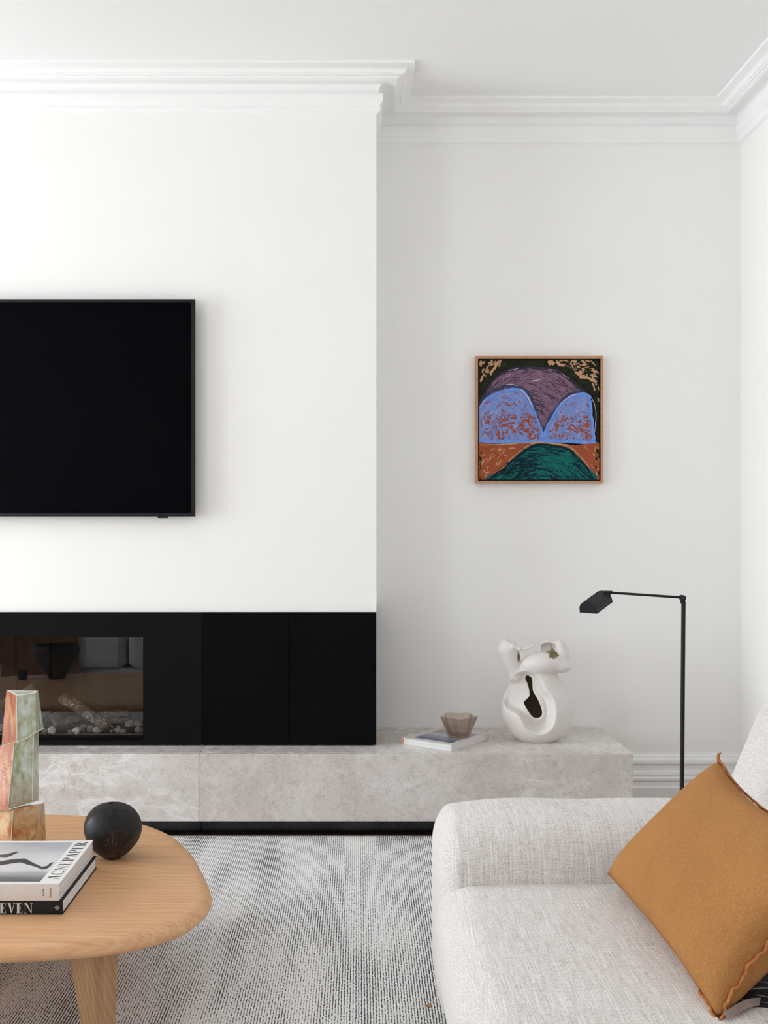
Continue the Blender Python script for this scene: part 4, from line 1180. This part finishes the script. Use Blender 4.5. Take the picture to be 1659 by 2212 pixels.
# ================================================================== framed painting
PY = YA - 0.035
px0, pz1 = P(1027.5, 768.5, PY).x, P(0, 768.5, PY).z
px1, pz0 = P(1303.5, 1044, PY).x, P(0, 1044, PY).z
art = thing('framed_painting', ((px0 + px1) / 2, YA, pz0), 'square abstract painting of blue, purple and teal arches in a thin timber frame', 'painting')
M_FRAME = plain('tan_timber_frame', (0.50, 0.265, 0.155), 0.5, 0.3, var=0.15, scale=60)
fw = 5.2 * PY / F
for dims in ((px0, px0 + fw, PY, YA - .002, pz0 + fw, pz1 - fw), (px1 - fw, px1, PY, YA - .002, pz0 + fw, pz1 - fw), (px0, px1, PY, YA - .002, pz0, pz0 + fw), (px0, px1, PY, YA - .002, pz1 - fw, pz1)):
    bxo('frame_rail', dims, M_FRAME, art, 0.0006, 1)
CYp = PY + 0.0125
bxo('backing_board', (px0 + fw, px1 - fw, PY + 0.0275, YA - .004, pz0 + fw, pz1 - fw), M_INK, art, 0)
g = 0.0055
canvas = (px0 + fw + g, px1 - fw - g, pz0 + fw + g, pz1 - fw - g)
def paint(name, lo, hi, scale=40, st=(1, 1, 1)):
    m = Mat(name, rough=0.6, spec=0.08)
    n = m.noise(scale, 4, 0.65, 1.2, vec=m.map(scale=st))
    m.color(m.ramp(n, [(0.3, lo), (0.7, hi)])); m.bump(n, 0.15, 0.001); return m.m
pm = {'dark': paint('paint_black_green', (0.008, 0.009, 0.006), (0.030, 0.033, 0.020)), 'tan': paint('paint_raw_linen', (0.48, 0.27, 0.15), (0.56, 0.34, 0.20)),
      'purple': paint('paint_mauve', (0.15, 0.085, 0.14), (0.27, 0.16, 0.23), 60), 'pdark': paint('paint_dark_violet', (0.022, 0.018, 0.035), (0.07, 0.05, 0.085), 80),
      'blue': paint('paint_cornflower', (0.16, 0.25, 0.60), (0.24, 0.32, 0.62), 60), 'bblue': paint('paint_bright_blue', (0.10, 0.24, 0.70), (0.20, 0.35, 0.80), 60),
      'red': paint('paint_brick_red', (0.28, 0.055, 0.025), (0.36, 0.09, 0.045)), 'rust': paint('paint_rust', (0.27, 0.065, 0.028), (0.36, 0.095, 0.04)),
      'teal': paint('paint_teal', (0.006, 0.085, 0.085), (0.012, 0.16, 0.15), 50), 'tdark': paint('paint_dark_teal', (0.004, 0.012, 0.022), (0.008, 0.035, 0.045), 80),
      'lilac': paint('paint_lilac', (0.26, 0.28, 0.56), (0.36, 0.38, 0.62), 60), 'pink': paint('paint_pale_pink', (0.50, 0.36, 0.56), (0.58, 0.48, 0.66)), 'navy': paint('paint_slate', (0.03, 0.04, 0.075), (0.07, 0.085, 0.14), 80)}
cv = bxo('canvas', (canvas[0], canvas[1], CYp, PY + 0.027, canvas[2], canvas[3]), pm['dark'], art, 0.0005, 1)
LAYER = [0]
def pc_(x, y, lay):
    u = min(max((x - 181) / (1491 - 181), 0), 1); v = min(max((y - 176) / (1501 - 176), 0), 1)
    return Vector((canvas[0] + (canvas[1] - canvas[0]) * u, CYp - 0.0001 - LAYER[0] * 2.6e-6, canvas[3] + (canvas[2] - canvas[3]) * v))
def region(name, pts, mat, lay, sm=6):
    q = spline(pts, sm) if sm else pts
    LAYER[0] += 4
    bm = bmesh.new(); bm.faces.new([bm.verts.new(pc_(p[0], p[1], lay)) for p in q])
    bmesh.ops.triangulate(bm, faces=bm.faces)
    for f in bm.faces:
        f.normal_update()
        if f.normal.y > 0: f.normal_flip()
    me = bpy.data.meshes.new(name); bm.to_mesh(me); bm.free()
    return link(name, me, pm[mat], cv)
def strokes(name, items, mat, lay):
    """items: (x, y, angle, length, width, bend) in crop pixels: tapered dabs of paint"""
    bm = bmesh.new()
    for j, (x, y, a, L, w, bd) in enumerate(items):
        ca, sa = math.cos(a), math.sin(a); up, dn = [], []; LAYER[0] += 1
        for i in range(6):
            t = i / 5; s = (t - .5) * L; off = bd * (4 * t * (1 - t)); ww = w * (0.25 + 0.75 * math.sin(math.pi * (0.12 + 0.8 * t)))
            for lst, sg in ((up, 1), (dn, -1)):
                o2 = off + sg * ww / 2 * (1 + 0.3 * math.sin(j * 3.1 + i * 2.3 + sg))
                lst.append(pc_(x + ca * s - sa * o2, y + sa * s + ca * o2, lay))
        ring = up + dn[::-1]
        try: bm.faces.new([bm.verts.new(p) for p in ring])
        except ValueError: pass
    for f in bm.faces:
        f.normal_update()
        if f.normal.y > 0: f.normal_flip()
    me = bpy.data.meshes.new(name); bm.to_mesh(me); bm.free()
    return tag(link(name, me, pm[mat], cv), kind='stuff')
r = random.Random(11)
def inpoly(p, poly):
    c = False; n = len(poly)
    for i in range(n):
        (x1, y1), (x2, y2) = poly[i], poly[(i + 1) % n]
        if (y1 > p[1]) != (y2 > p[1]) and p[0] < (x2 - x1) * (p[1] - y1) / (y2 - y1) + x1: c = not c
    return c
def scatter(poly, n, af, L, w, bend=6):
    xs = [p[0] for p in poly]; ys = [p[1] for p in poly]; out = []
    while len(out) < n:
        p = (r.uniform(min(xs), max(xs)), r.uniform(min(ys), max(ys)))
        if inpoly(p, poly): out.append((p[0], p[1], af(*p), r.uniform(*L), r.uniform(*w), r.uniform(-bend, bend)))
    return out
dome = [(150, 700), (200, 640), (260, 540), (330, 425), (430, 335), (560, 278), (700, 262), (850, 262), (1000, 288), (1100, 340), (1200, 420), (1300, 510), (1345, 545), (1250, 640), (1050, 850), (885, 985), (700, 900), (400, 800)]
blue = [(120, 760), (185, 690), (250, 615), (350, 548), (480, 505), (600, 493), (670, 528), (730, 620), (790, 760), (850, 920), (878, 990), (915, 935), (965, 830), (1030, 720), (1100, 632), (1200, 562), (1330, 545), (1392, 590), (1412, 750), (1425, 900), (1440, 1060), (1490, 1118), (1300, 1127), (1000, 1100), (750, 1098), (400, 1108), (120, 1118)]
rust = [(120, 1125), (400, 1112), (700, 1092), (900, 1088), (1200, 1118), (1560, 1132), (1560, 1560), (120, 1560)]
teal = [(270, 1505), (420, 1400), (560, 1262), (680, 1165), (800, 1108), (950, 1112), (1150, 1152), (1250, 1232), (1350, 1350), (1450, 1505), (900, 1560)]
strokes('paint_flecks', scatter([(1000, 190), (1470, 190), (1440, 430), (1400, 400), (1180, 290)], 46, lambda x, y: 0.4 + r.uniform(-.5, .5), (30, 120), (10, 34), 14)
        + scatter([(190, 190), (420, 190), (330, 320), (190, 420)], 30, lambda x, y: -1.1 + r.uniform(-.5, .5), (25, 80), (10, 24), 8)
        + scatter([(1400, 420), (1490, 420), (1490, 640)], 6, lambda x, y: 1.3, (30, 70), (8, 20), 6) + [(970, 205, 0.3, 80, 55, 4), (1300, 330, 0.6, 160, 70, 10), (1250, 260, 0.3, 150, 50, 6)], 'tan', 0)
strokes('paint_flecks', scatter([(1080, 200), (1440, 200), (1400, 380), (1180, 280)], 30, lambda x, y: 0.3 + r.uniform(-.9, .9), (25, 90), (8, 22), 14), 'dark', 1)
region('painted_dome', dome, 'purple', 2)
strokes('brush_strokes', scatter(dome, 240, lambda x, y: math.atan2(y - 900, x - 760) + math.pi / 2 + r.uniform(-.35, .35), (50, 190), (3, 9), 12), 'pdark', 3)
strokes('brush_strokes', scatter([(480, 300), (1000, 300), (1200, 450), (880, 900), (700, 480)], 60, lambda x, y: math.atan2(y - 1000, x - 800) + math.pi / 2 + r.uniform(-.5, .5), (40, 120), (5, 12), 10), 'purple', 4)
def along(pts, w, jit, rep, L=120, closed=False):
    q = spline(pts, 5, closed=False); out = []
    for k in range(rep):
        for i in range(1, len(q) - 1):
            a = math.atan2(q[i + 1][1] - q[i - 1][1], q[i + 1][0] - q[i - 1][0])
            out.append((q[i][0] + r.uniform(-jit, jit), q[i][1] + r.uniform(-jit, jit), a, L * r.uniform(.7, 1.2), w * r.uniform(.6, 1.2), r.uniform(-3, 3)))
    return out
strokes('brush_strokes', along([(190, 640), (260, 530), (330, 420), (430, 330), (560, 280), (700, 268), (850, 268), (1000, 292), (1100, 345), (1200, 425), (1310, 520)], 10, 12, 2), 'pdark', 5)
strokes('brush_strokes', along([(190, 660), (260, 580), (360, 505), (480, 465), (600, 465), (690, 510), (760, 620), (820, 780), (880, 950), (960, 800), (1040, 690), (1120, 600), (1220, 545), (1320, 535)], 11, 13, 2, 110), 'navy', 5)
strokes('brush_strokes', [(560, 280, -.25, 110, 8, 3), (500, 350, -.6, 60, 7, 2), (1120, 350, .65, 100, 7, 3), (980, 285, .15, 90, 6, 2), (800, 400, -.2, 110, 12, 4), (540, 455, .1, 130, 10, -6)], 'pink', 6)
region('painted_lobes', blue, 'blue', 6)
in_l = [(260, 640), (420, 540), (600, 520), (700, 640), (780, 800), (830, 1040), (250, 1050), (190, 900)]
in_r = [(1030, 780), (1150, 640), (1320, 590), (1380, 700), (1400, 1050), (930, 1050)]
fan = lambda x, y: math.atan2(y - 1050, x - (500 if x < 850 else 1200)) + math.pi / 2 + r.uniform(-.8, .8)
strokes('brush_strokes', scatter(in_l, 110, fan, (50, 150), (5, 12), 8) + scatter(in_r, 80, fan, (50, 140), (5, 12), 8), 'lilac', 7)
strokes('brush_strokes', scatter(in_l, 60, fan, (30, 110), (6, 17), 8) + scatter(in_r, 40, fan, (30, 100), (6, 16), 8) + scatter([(250, 800), (800, 800), (830, 1050), (250, 1050)], 100, lambda x, y: r.uniform(-1.6, 1.6), (20, 60), (14, 36), 6)
        + scatter([(1000, 800), (1380, 800), (1400, 1050), (940, 1050)], 75, lambda x, y: r.uniform(-1.6, 1.6), (18, 55), (13, 34), 6), 'red', 7)
strokes('brush_strokes', scatter(in_l, 150, fan, (40, 120), (4, 11), 8) + scatter(in_r, 110, fan, (40, 110), (4, 10), 8), 'blue', 8)
strokes('brush_strokes', along([(190, 700), (250, 625), (350, 560), (480, 515), (600, 505), (670, 540), (730, 630), (790, 770), (850, 930), (880, 1010), (915, 945), (970, 830), (1040, 715), (1110, 640), (1200, 575), (1330, 560), (1385, 610), (1405, 750), (1418, 900), (1435, 1060)], 17, 8, 3, 90)
        + along([(190, 1085), (400, 1080), (700, 1072), (1000, 1075), (1300, 1085), (1480, 1112)], 20, 14, 4, 130), 'bblue', 9)
strokes('brush_strokes', along([(1405, 590), (1440, 680), (1455, 790), (1445, 930), (1435, 1050)], 5, 1, 1, 70) + along([(640, 510), (700, 575), (760, 680)], 12, 4, 1, 60) + along([(1080, 650), (1150, 590), (1230, 560)], 9, 3, 1, 60) + along([(190, 695), (240, 630)], 8, 3, 1, 60), 'pink', 10)
region('painted_ground', rust, 'rust', 6)
strokes('brush_strokes', scatter([(190, 1150), (560, 1130), (480, 1290), (230, 1480), (190, 1480)], 26, lambda x, y: -.7 + r.uniform(-.5, .5), (25, 80), (5, 16), 8) + scatter([(1300, 1150), (1490, 1150), (1490, 1490), (1430, 1380)], 14, lambda x, y: 1.0 + r.uniform(-.5, .5), (20, 60), (5, 12), 8)
        + along([(190, 1120), (450, 1112), (700, 1095), (900, 1092), (1200, 1122)], 10, 3, 1, 100), 'tan', 7)
strokes('brush_strokes', scatter([(1440, 1140), (1490, 1140), (1490, 1490), (1450, 1400)], 9, lambda x, y: 1.3 + r.uniform(-.5, .5), (30, 70), (10, 26), 6) + scatter([(182, 1200), (205, 1200), (205, 1490), (182, 1490)], 6, lambda x, y: 1.5, (30, 60), (8, 16), 3), 'dark', 8)
strokes('brush_strokes', along([(250, 1505), (420, 1385), (555, 1250), (680, 1150), (800, 1098), (950, 1100), (1155, 1140), (1262, 1222), (1362, 1345), (1465, 1505)], 8, 2, 1, 110), 'tan', 9)
region('painted_hill', teal, 'teal', 10)
arcf = lambda x, y: math.atan2(y - 1900, x - 860) + math.pi / 2 + r.uniform(-.25, .25)
strokes('brush_strokes', scatter(teal[:10], 130, arcf, (70, 240), (5, 15), 14) + along([(290, 1495), (430, 1400), (570, 1270), (690, 1175), (800, 1125), (950, 1125), (1140, 1165), (1240, 1245), (1340, 1360), (1430, 1490)], 18, 10, 1, 120) + scatter([(450, 1440), (640, 1260), (820, 1290), (700, 1490)], 34, lambda x, y: -.3 + r.uniform(-.3, .3), (80, 200), (8, 20), 14), 'tdark', 11)
strokes('brush_strokes', scatter([(820, 1230), (1150, 1240), (1300, 1400), (1100, 1470), (850, 1440)], 34, arcf, (60, 170), (7, 16), 10), 'teal', 12)

# ================================================================== sofa
sofa = thing('sofa', (0.6, 1.5, 0), 'large oatmeal woven sofa with low padded arm standing against the right wall', 'sofa')
def soft(amp, sc, seed): return lambda q: amp * mnoise.noise(Vector((q.x * sc + seed, q.y * sc, q.z * sc)))
AY0, AY1 = 2.325, 2.640
def arm_d(q):
    x, y, z = q
    if x < -0.445: x = -0.485 + (x + 0.445) * (0.045 / 0.085)
    elif x < 0: x = x * 0.485 / 0.445
    t = (z + 0.2225) / 0.445
    # the front (left) end swells and the top slumps slightly toward it
    z2 = z - 0.020 * max(0, (-x - 0.30) / 0.22) ** 2 * (1 if z > 0 else 0)
    bul = 1 + 0.05 * math.sin(math.pi * min(1, max(0, t)))
    return Vector((x, y * bul + 0.012 * max(0, -x - .3) * 0, z2 + 0.003 * mnoise.noise(Vector((x * 5, y * 5, 1)))))
bm = rbox(0.70, (AY0 + AY1) / 2, 0.3125, 0.530, (AY1 - AY0) / 2, 0.2225, 0.085, 7, (24, 8, 8), arm_d)
obj('arm', bm, M_SOFA, sofa, smooth=180)
def seat_d(q):
    x, y, z = q
    u, v = x / 0.40, y / 1.055
    if z > 0: z += 0.022 * max(0, 1 - u * u) * max(0, 1 - abs(v) ** 6) - 0.004
    x2 = x - (0.012 * (1 - (z / 0.12) ** 2) if x < -0.3 else 0)
    return Vector((x2, y, z + 0.003 * mnoise.noise(Vector((x * 6, y * 6, 3)))))
bm = rbox(0.575, 1.340, 0.296, 0.400, 1.055, 0.120, 0.065, 7, (16, 30, 4), seat_d)
obj('seat_cushion', bm, M_SOFA, sofa, smooth=180)
def back_d(q):
    x, y, z = q
    return Vector((x + 0.42 * (z + 0.29), y, z + 0.010 * max(0, 1 - (y / 1.0) ** 4)))
bm = rbox(0.815, 1.45, 0.515, 0.110, 1.17, 0.300, 0.095, 7, (6, 24, 12), back_d)
obj('backrest', bm, M_SOFA, sofa, smooth=180)
bm = rbox(0.705, 1.45, 0.103, 0.495, 1.165, 0.090, 0.045, 5, (10, 20, 4)); obj('base', bm, M_SOFA, sofa, smooth=180)

# ------------------------------------------------------------------ ochre cushion
Lc, Bc, Tc, Rc = Vector((0.5134, 2.3000, 0.4450)), Vector((0.5426, 1.6661, 0.4330)), Vector((0.7363, 2.2546, 0.6921)), Vector((0.7882, 1.6102, 0.6915))
cu = thing('scatter_cushion', (0.60, 1.95, 0.43), 'ochre boucle cushion with raw rust edge leaning in the sofa corner', 'cushion')
nrm = (Bc - Lc).cross(Tc - Lc).normalized()
if nrm.x > 0: nrm = -nrm
NU, NV = 46, 34
def cpos(u, v, side):
    pu = u + 0.045 * math.sin(math.pi * u) * 0; 
    # edges pulled in between the corners
    ku = (0.11 if u > .5 else 0.05) * (1 - (2 * v - 1) ** 2); kv = (0.13 if v > .5 else 0.038) * (1 - (2 * u - 1) ** 2)
    uu = (u - .5) * (1 - 2 * ku * abs(2 * u - 1) ** 2) + .5; vv = (v - .5) * (1 - 2 * kv * abs(2 * v - 1) ** 2) + .5
    c = Lc.lerp(Bc, uu).lerp(Tc.lerp(Rc, uu), vv)
    a = max(0, 1 - abs(2 * u - 1) ** 2.6); b_ = max(0, 1 - abs(2 * v - 1) ** 2.6)
    th = (a * b_) ** 0.4508
    c = c + ((Lc + Bc + Tc + Rc) / 4 - c) * 0.0224 * math.exp(-(u * u + v * v) / 0.03)
    amp = 0.0714 if side > 0 else 0.0814
    th += 0.03 * mnoise.noise(Vector((u * 6, v * 5, side))) * a * b_
    return c + nrm * side * amp * th
bm = bmesh.new()
for side in (1, -1):
    G = [[bm.verts.new(cpos(i / NU, j / NV, side)) for i in range(NU + 1)] for j in range(NV + 1)]
    for j in range(NV):
        for i in range(NU):
            q = (G[j][i], G[j][i + 1], G[j + 1][i + 1], G[j + 1][i]); bm.faces.new(q)
bmesh.ops.remove_doubles(bm, verts=bm.verts, dist=0.0002)
ZS = 0.428
obj('cushion_cover', bm, M_OCHRE, cu, smooth=180)
per = [cpos(i / 60, 0, 1) for i in range(60)] + [cpos(1, j / 44, 1) for j in range(44)] + [cpos(1 - i / 60, 1, 1) for i in range(60)] + [cpos(0, 1 - j / 44, 1) for j in range(45)]
cc = sum(per, Vector()) / len(per)
bm = bmesh.new(); rr = random.Random(5); ra = []; rs = []
for i, p in enumerate(per):
    d = (p - cc).normalized()
    w = nrm * (0.0030 * math.sin(i * 0.9) + 0.0022 * math.sin(i * 2.3 + 1)) + d * (0.0030 + 0.002 * rr.random())
    if min((p - k).length for k in (Bc, Tc)) < 0.05: w += d * 0.004 * math.sin(i * 1.3)
    under = (i < 52) or (i > 60 + 44 + 60 + 6)        # folded under along the seat and the arm
    ra.append(p + w * (0.1 if under else 1)); rs.append(0.0006 if under else 0.0028)
tube(bm, ra, rs, 7, flat=(0.75, 1.25))
obj('raw_edge_seam', bm, M_SEAM, cu, smooth=180)
bm = bmesh.new(); tube(bm, [Tc + Vector((0, 0, -.004)), Tc + Vector((-.003, 0, .006)), Tc + Vector((-.002, 0, .012)), Tc + Vector((.003, .0, .015))], [.004, .0035, .003, .0015], 8); obj('corner_tuft', bm, M_SEAM, cu, smooth=180)

# ------------------------------------------------------------------ magazine and strap behind the cushion
mo = onz(1619, 2179, 0.431); mo.z = 0.4305
ma1 = Vector((0.985, -0.17, 0)).normalized(); ma2 = Vector((0.17, 0.985, 0)).normalized()
mg = thing('magazine', mo, 'black magazine with small white graphics on the seat behind the ochre cushion', 'magazine')
obx('magazine_body', mo - ma1 * .02, (0, .24), (0, .18), (0, .006), M_BOOKB, mg, 0.0006, (ma1, ma2))
M_GREYP = plain('grey_print', (0.34, 0.33, 0.34), 0.5, var=0.3, scale=150)
for (a, b_, da, db, w, l) in ((0.055, 0.075, 1, .35, .004, .11), (0.062, 0.035, 1, -.5, .012, .018), (0.05, 0.028, 1, -.35, .003, .07), (.075, .055, .2, 1, .003, .05), (.09, .02, 1, -.2, .006, .03), (.04, .09, 1, -.3, .002, .03), (.07, .10, 1, .1, .008, .02), (.03, .012, 1, -.16, .0012, .12)):
    d = (ma1 * da + ma2 * db).normalized(); s_ = Vector((-d.y, d.x, 0)); c = mo + ma1 * a + ma2 * b_ + Vector((0, 0, .0062))
    bm = bmesh.new(); oriented_box(bm, c, d, s_, Vector((0, 0, 1)), (-l / 2, l / 2), (-w / 2, w / 2), (0, .0003)); obj('printed_graphic', bm, M_GREYP, mg)
M_STRAP = plain('taupe_ribbon', (0.30, 0.24, 0.23), 0.4, 0.4, var=0.1)
sp = [P(1567, 2192, 1.655), P(1580, 2187, 1.665), P(1600, 2174, 1.685), P(1622, 2165, 1.70), P(1645, 2163, 1.725), P(1670, 2165, 1.75)]
q = [Vector(v) for v in spline([tuple(v) for v in sp], 6, closed=False)]
bm = bmesh.new(); A = []; B = []; C_ = []; D_ = []
for i, p in enumerate(q):
    w = Vector((0.001, -0.006, -0.0028))
    A.append(bm.verts.new(p - w)); B.append(bm.verts.new(p + w)); C_.append(bm.verts.new(p - w + Vector((0, 0, -.0012)))); D_.append(bm.verts.new(p + w + Vector((0, 0, -.0012))))
for i in range(len(q) - 1):
    for (u, v) in ((A, B), (D_, C_), (B, D_), (C_, A)): bm.faces.new((u[i], v[i], v[i + 1], u[i + 1]))
bm.faces.new((A[0], C_[0], D_[0], B[0])); bm.faces.new((A[-1], B[-1], D_[-1], C_[-1]))
tag(obj('ribbon_strap', bm, M_STRAP, None, q[0], smooth=40), 'curled taupe ribbon strap between the cushion and the black magazine', 'ribbon')

# ================================================================== second sofa beyond the frame, mirrored in the fire glass
s2 = thing('sofa', (-1.5, 0.95, 0), 'grey woven sofa facing the fireplace, seen only mirrored in its glass', 'sofa')
bm = rbox(-1.5, 0.93, 0.11, 0.95, 0.50, 0.09, 0.04, 4, (8, 6, 3)); obj('base', bm, M_SOFA2, s2, smooth=180)
for cx_ in (-1.885, -1.065):
    bm = rbox(cx_, 1.02, 0.315, 0.405, 0.44, 0.115, 0.06, 5, (10, 10, 4)); obj('seat_cushion', bm, M_SOFA2, s2, smooth=180)
bm = rbox(-1.475, 0.52, 0.47, 0.97, 0.12, 0.29, 0.08, 5, (12, 4, 6)); obj('backrest', bm, M_SOFA2, s2, smooth=180)
for cx_ in (-2.40, -0.55):
    bm = rbox(cx_, 0.93, 0.33, 0.105, 0.52, 0.25, 0.08, 5, (4, 10, 5)); obj('arm', bm, M_SOFA2, s2, smooth=180)
M_THROW = plain('rust_brown_throw', (0.17, 0.085, 0.05), 0.9, 0.1, var=0.25, scale=14, bump=0.3)
def thr(u, v):       # folded over the front of the left seat
    x = -2.27 + 0.50 * u + 0.01 * math.sin(v * 9)
    s = v * 0.80
    w = 0.010 * math.sin(u * 22 + v * 2)
    if s < 0.40: return Vector((x, 1.06 + s, 0.437 + 0.4 * abs(w)))
    return Vector((x, 1.472 + abs(w), max(0.437 - (s - 0.40), 0.05)))
bm = bmesh.new(); G = []
for s in (0, 1):
    G.append([[bm.verts.new(thr(i / 24, j / 20) + Vector((0, .006 * s, .006 * s))) for i in range(25)] for j in range(21)])
for s in (0, 1):
    for j in range(20):
        for i in range(24): bm.faces.new((G[s][j][i], G[s][j][i + 1], G[s][j + 1][i + 1], G[s][j + 1][i]))
for j in range(20):
    for i in (0, 24): bm.faces.new((G[0][j][i], G[1][j][i], G[1][j + 1][i], G[0][j + 1][i]))
for i in range(24):
    for j in (0, 20): bm.faces.new((G[0][j][i], G[1][j][i], G[1][j][i + 1], G[0][j][i + 1]))
tag(obj('throw_blanket', bm, M_THROW, None, (-2.0, 1.4, 0.43), smooth=180), 'rust brown throw over the grey sofa, seen mirrored in the fireplace glass', 'blanket')
